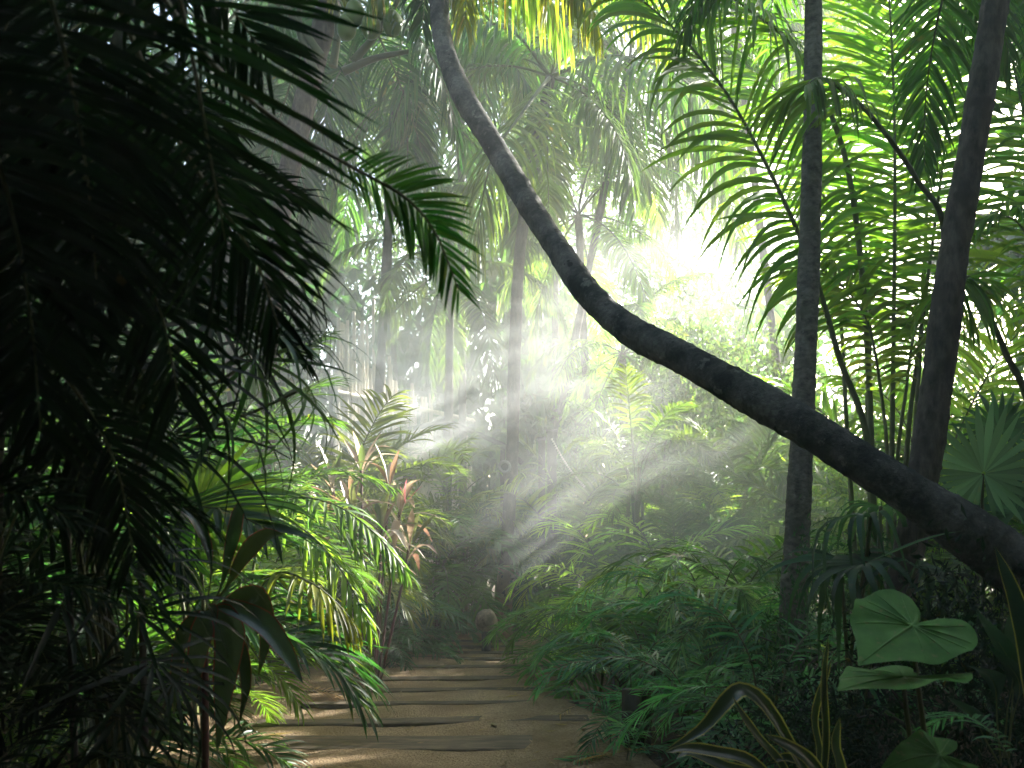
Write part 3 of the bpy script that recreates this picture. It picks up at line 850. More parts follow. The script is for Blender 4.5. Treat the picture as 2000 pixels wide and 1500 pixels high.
# other kinds among the ferns
GB = [blade_mesh('strap_leaf', [(0, 0, 0), (.16, 0, .10), (.34, 0, .12), (.52, 0, .0)], .09, ((0, .15), (.2, .3), (.5, 1), (.8, .65), (1, .02)), .3, mats=(LEAF,), K=10, seed=1),
      blade_mesh('strap_leaf', [(0, 0, 0), (.12, 0, .26), (.26, 0, .40), (.46, 0, .38)], .06, ((0, .3), (.3, 1), (.7, .8), (1, .02)), .3, mats=(LEAF,), K=10, seed=2)]
for lab, px, Y, n, sc, col, s, z0 in [
    ('broad leaved plant among the ferns, low at the right edge of the planks', 1165, 9.0, 13, .8, (0.05, .13, .04), 1, .5),
    ('yellowish broad leaved plant among the ferns left of the straight trunk', 1330, 8.3, 13, .8, (0.10, .15, .03), 2, .85),
    ('strap leaved plant poking out of the ferns above the striped leaves', 1440, 6.9, 14, .7, (0.05, .12, .045), 3, .75)]:
    clump('strap_plant', lab, 'plant', gx(px, Y), Y, GB, n, sc, col, 'strap leaved plants among the ferns', z0, 700 + s, spread=.04, stem=(2, z0, .014), tilt=25, nm='strap_leaf', zr=.12)
for lab, px, Y, az, k in [('dry brown frond lying on the sand at the right edge of the path', 1150, 8.0, 200, 3), ('dry brown frond lying on the soil near the striped leaves', 1290, 6.2, 150, 4), ('dry brown frond fallen at the left edge of the path', 560, 8.8, 20, 4)]:
    o = link('fallen_frond', FERN[k], None, (gx(px, Y), Y, .16), (R(8), R(28 if k == 3 else 10), R(az)), (.8, .8, .35), (.20, .125, .05))
    tag(o, lab, 'frond', 'dry fronds on the ground')

# fan palms, right
FP = 'fan palms on the right'
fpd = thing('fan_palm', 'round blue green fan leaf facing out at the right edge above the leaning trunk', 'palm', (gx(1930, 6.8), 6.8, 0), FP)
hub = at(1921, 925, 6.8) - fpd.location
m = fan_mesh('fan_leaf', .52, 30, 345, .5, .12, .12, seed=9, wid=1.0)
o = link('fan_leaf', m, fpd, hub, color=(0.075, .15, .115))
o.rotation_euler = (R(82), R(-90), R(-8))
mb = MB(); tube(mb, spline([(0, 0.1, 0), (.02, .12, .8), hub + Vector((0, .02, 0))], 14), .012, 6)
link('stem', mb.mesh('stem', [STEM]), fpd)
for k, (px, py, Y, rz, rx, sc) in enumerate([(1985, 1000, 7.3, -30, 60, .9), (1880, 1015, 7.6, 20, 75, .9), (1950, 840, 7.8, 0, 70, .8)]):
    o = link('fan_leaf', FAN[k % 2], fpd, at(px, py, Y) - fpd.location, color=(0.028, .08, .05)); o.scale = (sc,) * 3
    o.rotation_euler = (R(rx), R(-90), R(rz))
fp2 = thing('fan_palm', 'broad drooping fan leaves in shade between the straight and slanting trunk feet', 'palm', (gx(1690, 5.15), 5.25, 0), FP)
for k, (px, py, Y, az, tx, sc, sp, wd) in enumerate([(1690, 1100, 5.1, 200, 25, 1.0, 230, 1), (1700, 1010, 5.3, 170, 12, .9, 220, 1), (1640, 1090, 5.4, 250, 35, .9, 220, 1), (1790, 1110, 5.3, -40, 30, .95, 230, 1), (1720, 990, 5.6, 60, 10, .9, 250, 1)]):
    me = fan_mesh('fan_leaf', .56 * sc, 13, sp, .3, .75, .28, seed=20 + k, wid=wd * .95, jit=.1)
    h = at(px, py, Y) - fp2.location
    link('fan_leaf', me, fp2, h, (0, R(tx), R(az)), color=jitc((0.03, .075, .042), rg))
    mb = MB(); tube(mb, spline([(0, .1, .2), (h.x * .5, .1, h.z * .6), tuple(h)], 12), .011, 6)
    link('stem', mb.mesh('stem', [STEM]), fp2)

# taro with heart leaves
WAXC = (0.07, 0.17, 0.055)


def heart_mesh(name, L, W, seed=0, cup=.12, tipdroop=.25):
    """heart leaf: stalk joint at origin, tip along +X, lobes behind; veins modelled as shallow folds"""
    rg = np.random.default_rng(seed)
    na, nr = 64, 12
    th = np.linspace(-np.pi, np.pi, na, endpoint=False)
    out = []
    for a in th:
        c = abs(a) / np.pi
        r = np.interp(c, [0, .03, .08, .16, .3, .45, .62, .78, .87, .94, 1.0], [1.08, .92, .75, .62, .52, .48, .50, .58, .58, .40, .12])
        out.append(r * (1 + .012 * math.sin(a * 9 + seed)))
    out = np.array(out)
    V = [[0, 0, 0]]
    for k in range(1, nr + 1):
        q = k / nr
        r = out * q
        x = np.cos(th) * r * L
        y = np.sin(th) * r * W * 1.25
        z = cup * np.abs(y) ** 1.3 / W ** .3 - tipdroop * np.maximum(x, 0) ** 2 / L + .003 * np.cos(th * 12) * (q > .15) * np.sin(q * np.pi) + .012 * np.sin(th * 5 + seed) * q ** 3
        V += np.stack([x, y, z], 1).tolist()
    Fq = [[0, 1 + (j + 1) % na, 1 + j] for j in range(na)]
    mb = MB()
    V = np.array(V)
    mb.add(V, np.zeros((0, 4), int))
    mb.f += Fq; mb.m += [0] * len(Fq)
    for k in range(nr - 1):
        for j in range(na):
            a, b = 1 + k * na + j, 1 + k * na + (j + 1) % na
            mb.f.append([a, b, b + na, a + na]); mb.m.append(0)
    # veins: thin raised ribs following the surface
    for j in [na // 2] + [na // 2 + s * d for d in (6, 11, 16, 21, 26) for s in (1, -1)]:
        P = np.array([V[0]] + [V[1 + k * na + j % na] for k in range(nr - (0 if j == na // 2 else 1))]) + [0, 0, .0012]
        tube(mb, P, np.linspace(.0055 if j == na // 2 else .0034, .0008, len(P)), 4, 1, cap=False)
    return mb.mesh(name, [LEAF_TARO, VEIN])


def taro_mat(name, c1, c2):
    m, nt, out = newmat(name)
    L = nt.links
    tc = N(nt, 'ShaderNodeTexCoord')
    no = N(nt, 'ShaderNodeTexNoise', i_Scale=14.0, i_Detail=6.0); L.new(tc.outputs['Object'], no.inputs['Vector'])
    n2 = N(nt, 'ShaderNodeTexNoise', i_Scale=34.0, i_Detail=4.0); L.new(tc.outputs['Object'], n2.inputs['Vector'])
    r = N(nt, 'ShaderNodeValToRGB'); L.new(no.outputs[0], r.inputs[0])
    r.color_ramp.elements[0].position = .35; r.color_ramp.elements[0].color = (*c1, 1)
    r.color_ramp.elements[1].position = .7; r.color_ramp.elements[1].color = (*c2, 1)
    mr = N(nt, 'ShaderNodeMapRange'); L.new(n2.outputs[0], mr.inputs[0]); mr.inputs[1].default_value = .63; mr.inputs[2].default_value = .70
    mx = N(nt, 'ShaderNodeMix', data_type='RGBA'); L.new(mr.outputs[0], mx.inputs[0]); L.new(r.outputs[0], mx.inputs[6]); mx.inputs[7].default_value = (.22, .25, .08, 1)
    p = N(nt, 'ShaderNodeBsdfPrincipled'); L.new(mx.outputs[2], p.inputs['Base Color']); p.inputs['Roughness'].default_value = .6; p.inputs['Specular IOR Level'].default_value = .2
    b = N(nt, 'ShaderNodeBump'); b.inputs['Strength'].default_value = .25; b.inputs['Distance'].default_value = .01; L.new(no.outputs[0], b.inputs['Height']); L.new(b.outputs[0], p.inputs['Normal'])
    t = N(nt, 'ShaderNodeBsdfTranslucent'); L.new(mx.outputs[2], t.inputs[0])
    ms = N(nt, 'ShaderNodeMixShader'); ms.inputs[0].default_value = .4
    L.new(p.outputs[0], ms.inputs[1]); L.new(t.outputs[0], ms.inputs[2]); L.new(ms.outputs[0], out.inputs[0])
    return m


LEAF_TARO = taro_mat('taro_leaf', (0.065, 0.19, 0.035), (0.12, 0.30, 0.06))
VEIN = taro_mat('taro_vein', (0.16, 0.33, 0.09), (0.22, 0.40, 0.12))
TY = 3.3
taro = thing('taro_plant', 'large pale green heart shaped leaves on long stalks in the lower right foreground', 'plant', (gx(1850, TY), TY + .05, 0))


def orient(o, xdir, nrm):
    x = Vector(xdir).normalized(); z = Vector(nrm); z = (z - x * z.dot(x)).normalized(); y = z.cross(x)
    o.rotation_euler = Matrix((x, y, z)).transposed().to_euler()


def taro_leaf(px, py, Y, L, W, xd, nr, seed, foot, **kw):
    h = at(px, py, Y) - taro.location
    o = link('heart_leaf', heart_mesh('heart_leaf', L, W, seed, **kw), taro, h)
    orient(o, xd, nr)
    mb = MB()
    tube(mb, spline([(foot, .05, 0), (foot * .6 + h.x * .25, .07, h.z * .5), (h.x * .9 + foot * .1, h.y + .03, h.z * .92), (h.x, h.y, h.z - .002)], 20), np.linspace(.013, .006, 20), 7)
    link('leaf_stalk', mb.mesh('leaf_stalk', [STEM]), taro)


taro_leaf(1782, 1222, TY, .30, .33, (-.75, -.6, -.27), (-.12, -.62, .78), 1, .05, cup=.05, tipdroop=.1)
taro_leaf(1765, 1322, TY - .05, .27, .36, (-.9, -.45, -.02), (.04, .06, .99), 2, .0, cup=.05, tipdroop=.1)
taro_leaf(1835, 1475, TY - .1, .20, .18, (-.9, -.3, .05), (.1, -.4, .9), 3, .02)

# lobed leaf plant in deep shade at right edge
dk = thing('shade_plant', 'dark broad leaved plant in deep shade at the right edge beside the heart leaves', 'plant', (gx(1985, 4.4), 4.4, 0))
for k, (a, b, c, w) in enumerate([((1960, 1480), (1975, 1300), (1905, 1190), .12), ((1965, 1480), (1990, 1330), (1930, 1260), .11), ((1970, 1480), (1985, 1250), (1985, 1180), .1), ((1955, 1490), (1940, 1330), (1890, 1300), .12), ((1950, 1490), (1900, 1400), (1850, 1360), .1)]):
    P = [at(*a, 4.4) - dk.location, at((a[0] + b[0]) / 2, (a[1] + b[1]) / 2, 4.35) - dk.location, at(*b, 4.3) - dk.location, at(*c, 4.15) - dk.location]
    link('leaf', blade_mesh('leaf', P, w, ((0, .04), (.5, .08), (.7, 1), (.85, .7), (1, .02)), .3, mats=(LEAF_WAX, STEM), stalk=.005, seed=k), dk, color=(0.025, .065, .04))

# yellow edged striped blades, right foreground
sn = thing('striped_plant', 'sprawling sword leaves with yellow edges at the bottom right of the path', 'plant', (gx(1560, 3.55), 3.55, 0))
SPROF = ((0, .55), (.3, 1), (.6, .95), (.85, .55), (1, .02))
for k, (pts, w) in enumerate([
    ([(1600, 1560), (1510, 1400), (1455, 1350), (1420, 1368), (1370, 1425), (1300, 1466)], .062),
    ([(1540, 1560), (1470, 1490), (1400, 1470), (1340, 1462), (1300, 1470)], .05),
    ([(1560, 1580), (1490, 1520), (1420, 1500), (1350, 1470), (1322, 1480)], .05),
    ([(1640, 1590), (1590, 1500), (1545, 1462), (1490, 1434)], .06),
    ([(1600, 1590), (1612, 1450), (1608, 1330), (1618, 1240)], .03),
    ([(1585, 1590), (1600, 1480), (1590, 1400), (1612, 1320), (1622, 1290)], .03),
    ([(1560, 1590), (1530, 1500), (1480, 1440), (1445, 1390), (1430, 1360)], .035),
    ([(1620, 1590), (1570, 1500), (1535, 1480), (1500, 1490)], .04),
    ([(1660, 1590), (1640, 1500), (1630, 1450), (1640, 1400)], .05)]):
    Yk = 3.5 + .06 * (k % 3)
    P = [at(a, b, Yk - .05 * i) - sn.location for i, (a, b) in enumerate(pts)]
    link('leaf', blade_mesh('leaf', P, w, SPROF, .35, nrm=(0.1, -.8, .6), edge=.2, mats=(LEAF_WAX, EDGE_YEL), seed=k, wave=.03), sn, color=(0.035, .06, .03))
s2 = thing('striped_plant', 'yellow edged sword leaf pointing up at the right edge in front of the leaning trunk', 'plant', (gx(2010, 3.6), 3.6, 0))
for k, (pts, w) in enumerate([([(2040, 1560), (2010, 1300), (1985, 1180), (1942, 1065)], .075), ([(2060, 1560), (2050, 1300), (2045, 1180), (2030, 1040)], .07), ([(2030, 1580), (2060, 1380), (2090, 1300), (2130, 1200)], .07)]):
    link('leaf', blade_mesh('leaf', [at(a, b, 3.6) - s2.location for a, b in pts], w, SPROF, .3, nrm=(-.2, -.9, .3), edge=.14, mats=(LEAF_WAX, EDGE_YEL), seed=k), s2, color=(0.02, .05, .045))

# fine leaved bush with drooping sprigs beyond the leaning trunk
for lab, px, Y, n, sc, col, s, z0 in [
    ('leafy sprigs catching sun just under the bend of the leaning trunk', 1240, 12.6, 16, .6, (0.08, .125, .025), 41, 2.2),
    ('sunlit leafy shrub behind the middle of the leaning trunk', 1330, 12.2, 18, .7, (0.06, .10, .025), 42, .9),
    ('bushy palm in the bright haze left of the straight trunk', 1440, 13.5, 20, 1.0, (0.06, .10, .025), 43, 1.6),
    ('bushy palm in haze between the straight trunk and the slanting trunk', 1650, 11.5, 20, .9, (0.09, .14, .03), 44, .6),
    ('yellow green bushy palm right of the slanting trunk', 1900, 11.0, 20, 1.0, (0.08, .13, .025), 45, .9),
    ('bushy palm low behind the fan leaf at the right edge', 1990, 9.2, 18, .9, G_MID, 46, .6),
    ('pale palm in mist to the right of the far trunk', 1110, 15.2, 20, 1.1, (0.11, .16, .03), 47, .9),
    ('bright green fan of fronds in front of the bamboo fence', 880, 15.2, 14, .8, (0.13, .2, .03), 48, 1.9),
    ('pale palm in mist left of the hand rail', 760, 14.6, 18, 1.0, (0.11, .15, .04), 49, 1.1),
    ('palm below the hand rail, over the far trunk base', 905, 15.0, 18, .75, G_MID, 50, .6)]:
    clump('bushy_palm', lab, 'palm', gx(px, Y), Y, ARECA, n, sc, col, 'bushy palms in the mist', z0, s, stem=(5, z0 + .3, .03), tilt=14, zr=.35)

# left of the path end: teal ferny palms
LS = 'dark ferny palms left of the path end'
for lab, px, Y, n, sc, col, s, z0 in [
    ('dark green ferny palm below the pink leaved shrub, left of the path', 775, 12.2, 24, 1.0, G_TEAL, 61, .2),
    ('bluish ferny palm beside the left end of the farthest planks', 795, 12.9, 24, .75, G_TEAL, 62, .25),
    ('small ferny palm just left of the round stone ball', 870, 14.0, 18, .6, G_TEAL, 63, .2),
    ('tall ferny palm behind the pink shrub at the edge of the mist', 850, 14.0, 24, 1.6, G_MID, 64, .7),
    ('dark ferny palm low beside the yellow leaf, left of the path', 735, 11.6, 20, .95, G_DEEP, 65, .1)]:
    clump('fern_palm', lab, 'palm', gx(px, Y), Y, FERN, n, sc, col, LS, z0, s, tilt=12, zr=.08 + z0 * .3, stem=(3, z0 + .1, .022, WOOD_DARK))

# ------------------------------------------------------------------ left: sunlit areca palms
LA = 'sunlit areca palms on the left'
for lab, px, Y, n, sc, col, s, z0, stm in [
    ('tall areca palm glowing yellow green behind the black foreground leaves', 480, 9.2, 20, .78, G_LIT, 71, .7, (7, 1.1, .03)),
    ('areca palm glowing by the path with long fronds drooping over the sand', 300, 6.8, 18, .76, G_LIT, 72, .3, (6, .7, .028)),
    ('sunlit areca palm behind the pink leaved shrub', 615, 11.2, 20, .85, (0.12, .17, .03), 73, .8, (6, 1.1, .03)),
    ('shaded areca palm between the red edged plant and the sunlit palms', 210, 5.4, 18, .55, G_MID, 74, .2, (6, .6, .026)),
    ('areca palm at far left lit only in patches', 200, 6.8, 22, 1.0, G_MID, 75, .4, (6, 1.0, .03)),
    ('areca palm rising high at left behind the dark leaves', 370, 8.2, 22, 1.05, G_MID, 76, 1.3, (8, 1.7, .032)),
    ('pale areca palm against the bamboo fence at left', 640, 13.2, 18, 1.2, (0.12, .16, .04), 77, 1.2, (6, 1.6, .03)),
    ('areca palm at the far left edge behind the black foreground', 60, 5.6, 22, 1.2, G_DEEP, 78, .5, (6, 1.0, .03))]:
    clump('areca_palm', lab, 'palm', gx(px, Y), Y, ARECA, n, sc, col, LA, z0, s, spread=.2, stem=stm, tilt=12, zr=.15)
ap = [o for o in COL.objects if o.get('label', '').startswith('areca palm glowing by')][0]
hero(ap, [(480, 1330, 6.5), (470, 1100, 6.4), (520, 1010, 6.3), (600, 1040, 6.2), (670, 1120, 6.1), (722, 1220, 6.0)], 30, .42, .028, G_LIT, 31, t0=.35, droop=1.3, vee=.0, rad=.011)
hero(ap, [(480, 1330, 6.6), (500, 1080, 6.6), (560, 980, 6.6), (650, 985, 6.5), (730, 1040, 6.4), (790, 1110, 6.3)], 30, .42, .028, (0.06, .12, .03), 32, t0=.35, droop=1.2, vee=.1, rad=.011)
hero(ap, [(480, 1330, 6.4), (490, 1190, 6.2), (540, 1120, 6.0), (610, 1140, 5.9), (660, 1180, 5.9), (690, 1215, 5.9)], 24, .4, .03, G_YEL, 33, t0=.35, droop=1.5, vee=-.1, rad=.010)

# lit fan leaf on the left
lf = thing('fan_palm', 'bright green fan leaf among the left palms above the red edged plant', 'palm', (gx(400, 5.0), 5.0, 0), 'fan palms on the left')
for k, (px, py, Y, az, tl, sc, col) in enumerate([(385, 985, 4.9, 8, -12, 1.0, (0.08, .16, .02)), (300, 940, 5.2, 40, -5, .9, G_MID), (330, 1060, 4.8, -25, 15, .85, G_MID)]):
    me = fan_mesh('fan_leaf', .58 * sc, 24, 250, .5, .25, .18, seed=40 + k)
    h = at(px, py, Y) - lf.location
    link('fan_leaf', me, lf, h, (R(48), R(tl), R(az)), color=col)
    mb = MB(); tube(mb, spline([(0, 0, 0), (h.x * .3, 0, h.z * .6), tuple(h)], 12), .01, 6)
    link('stem', mb.mesh('stem', [STEM]), lf)

# pink cordyline shrub
pk = thing('pink_shrub', 'shrub with pink and bronze strap leaves on the left edge of the path', 'shrub', (gx(725, 9.9), 9.9, 0))
LEAF_PINK = leaf_mat('leaf_pink', transl=.4, rough=.4, brown=.05, tcol=(1.6, 1.5, 1.3))
rg = np.random.default_rng(8)
PB = [blade_mesh('strap_leaf', [(0, 0, 0), (.16, 0, .06), (.34, 0, .05), (.5, 0, -.06)], .075, ((0, .15), (.2, .35), (.5, 1), (.8, .65), (1, .02)), .35, mats=(LEAF_PINK,), K=10, seed=1),
      blade_mesh('strap_leaf', [(0, 0, 0), (.2, 0, .03), (.38, 0, -.06), (.5, 0, -.22)], .07, ((0, .15), (.2, .35), (.5, 1), (.8, .65), (1, .02)), .35, mats=(LEAF_PINK,), K=10, seed=2),
      blade_mesh('strap_leaf', [(0, 0, 0), (.2, 0, .02), (.4, 0, .02)], .08, ((0, .15), (.2, .35), (.5, 1), (.8, .65), (1, .02)), .35, mats=(LEAF_PINK,), K=10, seed=3)]
PC = [(.34, .22, .13), (.46, .34, .24), (.20, .24, .07), (.58, .50, .40), (.13, .20, .05), (.34, .19, .13)]
for k, (px, py, Y) in enumerate([(690, 1010, 9.8), (745, 1035, 9.6), (780, 1000, 9.9), (650, 950, 10.0), (705, 915, 10.2), (800, 1065, 9.8), (710, 1090, 9.6), (760, 950, 10.1), (650, 1050, 9.7)]):
    h = at(px, py, Y) - pk.location
    mb = MB(); tube(mb, spline([(h.x * .2, h.y * .2, 0), (h.x * .7, h.y * .6, h.z * .6), tuple(h)], 10), .014, 6)
    link('stem', mb.mesh('stem', [STEM_RED]), pk)
    for i in range(11):
        az = i * 2.399 + k
        link('strap_leaf', PB[i % 2 if i > 3 else 2], pk, h + Vector((0, 0, -.015 * i)), (0, R(-72 + i * 8 + rg.uniform(-8, 8)), az), rg.uniform(.85, 1.25), PC[int(rg.integers(0, 6))])
hp = at(792, 985, 9.3) - pk.location
for rt, sc in (((0, R(-84), R(20)), .62), ((0, R(-45), R(5)), .62), ((0, R(-70), R(190)), .45)):
    link('strap_leaf', PB[2], pk, hp, rt, sc, (.72, .22, .27))
yl = thing('yellow_plant', 'small plant with yellowed leaves beneath the pink shrub by the path', 'plant', (gx(752, 10.9), 10.6, 0))
for i in range(7):
    link('leaf', PB[i % 3], yl, (0, 0, .35 + .05 * i), (0, R(-30 + 35 * (i % 3)), i * 2.4), .5, (.5, .33, .03) if i in (1, 4) else G_MID)
mb = MB(); tube(mb, [(0, 0, 0), (.01, 0, .4), (0, 0, .75)], .009, 6)
link('stem', mb.mesh('stem', [STEM]), yl)

# dark cordyline in the left foreground
CY = 3.6
co = thing('red_edged_plant', 'dark broad leaved plant with red leaf edges standing over the path at left', 'plant', (gx(392, CY), CY, 0))
root = (400, 1200)
CPROF = ((0, .10), (.28, .14), (.42, .6), (.62, 1), (.8, .8), (.93, .3), (1, .02))
DPROF = ((0, .10), (.15, .16), (.3, .75), (.5, 1), (.75, .72), (.92, .28), (1, .02))
for k, (pts, w, nr, col, pr) in enumerate([
    ([root, (430, 1150), (448, 1075), (462, 1010), (466, 978)], .078, (.5, -.8, .1), (0.02, .055, .02), CPROF),
    ([root, (440, 1150), (475, 1090), (515, 1050), (555, 1043)], .10, (.3, -.75, .5), (0.035, .06, .018), CPROF),
    ([root, (412, 1120), (402, 1060), (375, 1010), (335, 985)], .075, (.6, -.6, .5), (0.02, .045, .02), CPROF),
    ([root, (412, 1190), (400, 1230), (385, 1300), (378, 1385)], .135, (-.2, -.95, .15), (0.05, .09, .06), DPROF),
    ([root, (430, 1195), (450, 1240), (440, 1330), (425, 1470)], .16, (.05, -.95, .2), (0.06, .11, .075), DPROF),
    ([root, (440, 1185), (510, 1215), (555, 1270), (592, 1335)], .125, (.3, -.85, .45), (0.065, .12, .08), DPROF),
    ([root, (450, 1175), (500, 1165), (520, 1230), (505, 1320)], .11, (.4, -.85, .2), (0.03, .055, .02), DPROF),
    ([root, (430, 1200), (470, 1270), (480, 1340), (468, 1410)], .07, (.3, -.9, .2), (0.02, .04, .02), DPROF),
    ([root, (390, 1200), (360, 1240), (345, 1320), (340, 1400)], .09, (-.3, -.9, .2), (0.02, .04, .02), DPROF)]):
    Yk = [3.6, 3.55, 3.65, 3.45, 3.4, 3.4, 3.55, 3.5, 3.6][k]
    P = [at(a, b, CY + (Yk - CY) * i / (len(pts) - 1)) - co.location for i, (a, b) in enumerate(pts)]
    link('leaf', blade_mesh('leaf', P, w * .72, pr, .3, nrm=nr, edge=.1, mats=(LEAF_WAX, EDGE_RED), seed=k, K=20), co, color=col)
mb = MB(); tube(mb, spline([(0, 0, 0), (.01, .02, .6), tuple(at(400, 1205, CY) - co.location)], 20), np.linspace(.016, .012, 20), 8, 0, trunk_bump(3, .08, .03, 3))
link('stem', mb.mesh('stem', [STEM_RED]), co)

# ------------------------------------------------------------------ black foreground foliage, left
D = (0.004, 0.017, 0.006)  # near-black leaf colour, darkened below natural to carry the shade
fg = thing('foreground_palm', 'big palm close to the camera at upper left, black fronds arching to the right', 'palm', (-1.75, 2.1, 0))
FK = dict(mats=(LEAF_SHADED, STEM), rad=.007, K=7, up=(0, -1, .12), tipf=.5, jit=.1)
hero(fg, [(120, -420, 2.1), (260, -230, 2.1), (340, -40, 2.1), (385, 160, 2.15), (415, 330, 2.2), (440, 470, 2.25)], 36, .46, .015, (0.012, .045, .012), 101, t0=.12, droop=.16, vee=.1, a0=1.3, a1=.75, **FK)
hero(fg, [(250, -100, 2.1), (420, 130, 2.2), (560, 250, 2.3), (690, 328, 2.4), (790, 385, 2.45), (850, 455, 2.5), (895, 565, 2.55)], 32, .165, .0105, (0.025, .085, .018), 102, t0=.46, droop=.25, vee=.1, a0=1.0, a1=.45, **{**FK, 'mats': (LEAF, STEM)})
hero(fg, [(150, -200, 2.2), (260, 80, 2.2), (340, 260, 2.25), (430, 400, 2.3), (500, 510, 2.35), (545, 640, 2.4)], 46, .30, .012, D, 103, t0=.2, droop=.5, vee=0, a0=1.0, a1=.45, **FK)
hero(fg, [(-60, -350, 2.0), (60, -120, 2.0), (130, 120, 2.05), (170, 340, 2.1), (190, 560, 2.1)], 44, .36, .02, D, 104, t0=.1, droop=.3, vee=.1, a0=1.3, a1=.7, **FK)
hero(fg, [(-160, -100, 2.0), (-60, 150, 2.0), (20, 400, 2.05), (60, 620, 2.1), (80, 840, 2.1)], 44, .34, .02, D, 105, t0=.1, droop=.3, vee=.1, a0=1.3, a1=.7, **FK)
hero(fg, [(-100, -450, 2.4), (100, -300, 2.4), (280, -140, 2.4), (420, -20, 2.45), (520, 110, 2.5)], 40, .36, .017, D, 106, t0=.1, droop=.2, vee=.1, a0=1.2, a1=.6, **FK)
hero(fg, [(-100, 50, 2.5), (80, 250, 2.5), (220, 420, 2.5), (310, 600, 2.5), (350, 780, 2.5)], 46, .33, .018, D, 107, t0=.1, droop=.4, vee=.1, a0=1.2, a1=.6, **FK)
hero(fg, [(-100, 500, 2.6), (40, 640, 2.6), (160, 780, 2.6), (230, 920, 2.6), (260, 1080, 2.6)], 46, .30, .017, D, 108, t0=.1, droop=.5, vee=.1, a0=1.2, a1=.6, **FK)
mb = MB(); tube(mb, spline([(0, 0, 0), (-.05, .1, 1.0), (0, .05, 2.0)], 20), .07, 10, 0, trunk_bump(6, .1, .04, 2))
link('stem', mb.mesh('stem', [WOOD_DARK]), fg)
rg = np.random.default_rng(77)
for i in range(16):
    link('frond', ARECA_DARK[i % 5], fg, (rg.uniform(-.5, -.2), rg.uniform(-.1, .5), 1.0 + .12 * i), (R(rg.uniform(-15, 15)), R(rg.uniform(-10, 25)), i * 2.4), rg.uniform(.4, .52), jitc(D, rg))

# lady palm with finger leaves
lp = thing('finger_palm', 'dark lady palm with drooping finger leaves in front of the bright gap at left', 'palm', (gx(250, 3.3), 3.3, 0))
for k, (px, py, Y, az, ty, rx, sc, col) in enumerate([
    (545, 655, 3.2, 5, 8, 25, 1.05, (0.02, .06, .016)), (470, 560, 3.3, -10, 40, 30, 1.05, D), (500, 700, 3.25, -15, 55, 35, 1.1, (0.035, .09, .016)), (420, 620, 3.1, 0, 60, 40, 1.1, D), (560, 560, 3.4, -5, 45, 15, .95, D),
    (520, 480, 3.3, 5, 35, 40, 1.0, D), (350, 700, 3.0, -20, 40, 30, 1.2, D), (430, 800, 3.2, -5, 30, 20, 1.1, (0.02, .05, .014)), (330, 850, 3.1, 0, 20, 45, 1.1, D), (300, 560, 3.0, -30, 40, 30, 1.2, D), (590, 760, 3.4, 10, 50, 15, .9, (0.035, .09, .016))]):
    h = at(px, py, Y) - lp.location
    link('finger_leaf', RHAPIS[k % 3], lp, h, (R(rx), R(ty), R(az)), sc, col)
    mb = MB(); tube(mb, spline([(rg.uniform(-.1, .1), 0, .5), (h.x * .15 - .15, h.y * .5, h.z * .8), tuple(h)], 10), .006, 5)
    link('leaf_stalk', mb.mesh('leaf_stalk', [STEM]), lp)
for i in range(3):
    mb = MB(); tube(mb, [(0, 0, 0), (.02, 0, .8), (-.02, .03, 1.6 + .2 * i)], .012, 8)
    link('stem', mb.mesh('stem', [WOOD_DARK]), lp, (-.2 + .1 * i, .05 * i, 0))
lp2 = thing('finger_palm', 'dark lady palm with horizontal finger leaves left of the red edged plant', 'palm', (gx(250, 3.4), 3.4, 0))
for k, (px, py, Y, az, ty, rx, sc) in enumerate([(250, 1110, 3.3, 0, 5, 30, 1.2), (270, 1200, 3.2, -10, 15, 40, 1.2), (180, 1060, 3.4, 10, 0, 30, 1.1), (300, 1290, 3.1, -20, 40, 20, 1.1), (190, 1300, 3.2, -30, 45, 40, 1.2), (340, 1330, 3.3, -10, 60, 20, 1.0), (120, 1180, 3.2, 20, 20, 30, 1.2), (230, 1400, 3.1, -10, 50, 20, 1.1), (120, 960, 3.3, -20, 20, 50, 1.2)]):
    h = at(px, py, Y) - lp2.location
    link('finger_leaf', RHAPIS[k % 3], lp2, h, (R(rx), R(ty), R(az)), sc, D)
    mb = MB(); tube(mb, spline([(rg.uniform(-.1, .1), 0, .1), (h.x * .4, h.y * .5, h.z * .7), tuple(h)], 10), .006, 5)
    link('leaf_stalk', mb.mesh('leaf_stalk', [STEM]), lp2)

# dense dark palms filling the left edge
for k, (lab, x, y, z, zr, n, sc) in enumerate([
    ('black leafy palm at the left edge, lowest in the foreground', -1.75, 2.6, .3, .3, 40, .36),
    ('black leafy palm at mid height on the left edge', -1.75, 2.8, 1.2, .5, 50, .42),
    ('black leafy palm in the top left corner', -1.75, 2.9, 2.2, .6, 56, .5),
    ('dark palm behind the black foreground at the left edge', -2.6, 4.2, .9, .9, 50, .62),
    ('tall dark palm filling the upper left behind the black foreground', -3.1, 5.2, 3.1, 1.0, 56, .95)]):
    clump('dark_palm', lab, 'palm', x, y, ARECA_DARK, n, sc, D, 'dark palms on the left', z, 400 + k, spread=.35, stem=(5, z + .4, .022, WOOD_DARK), tilt=25, zr=zr)

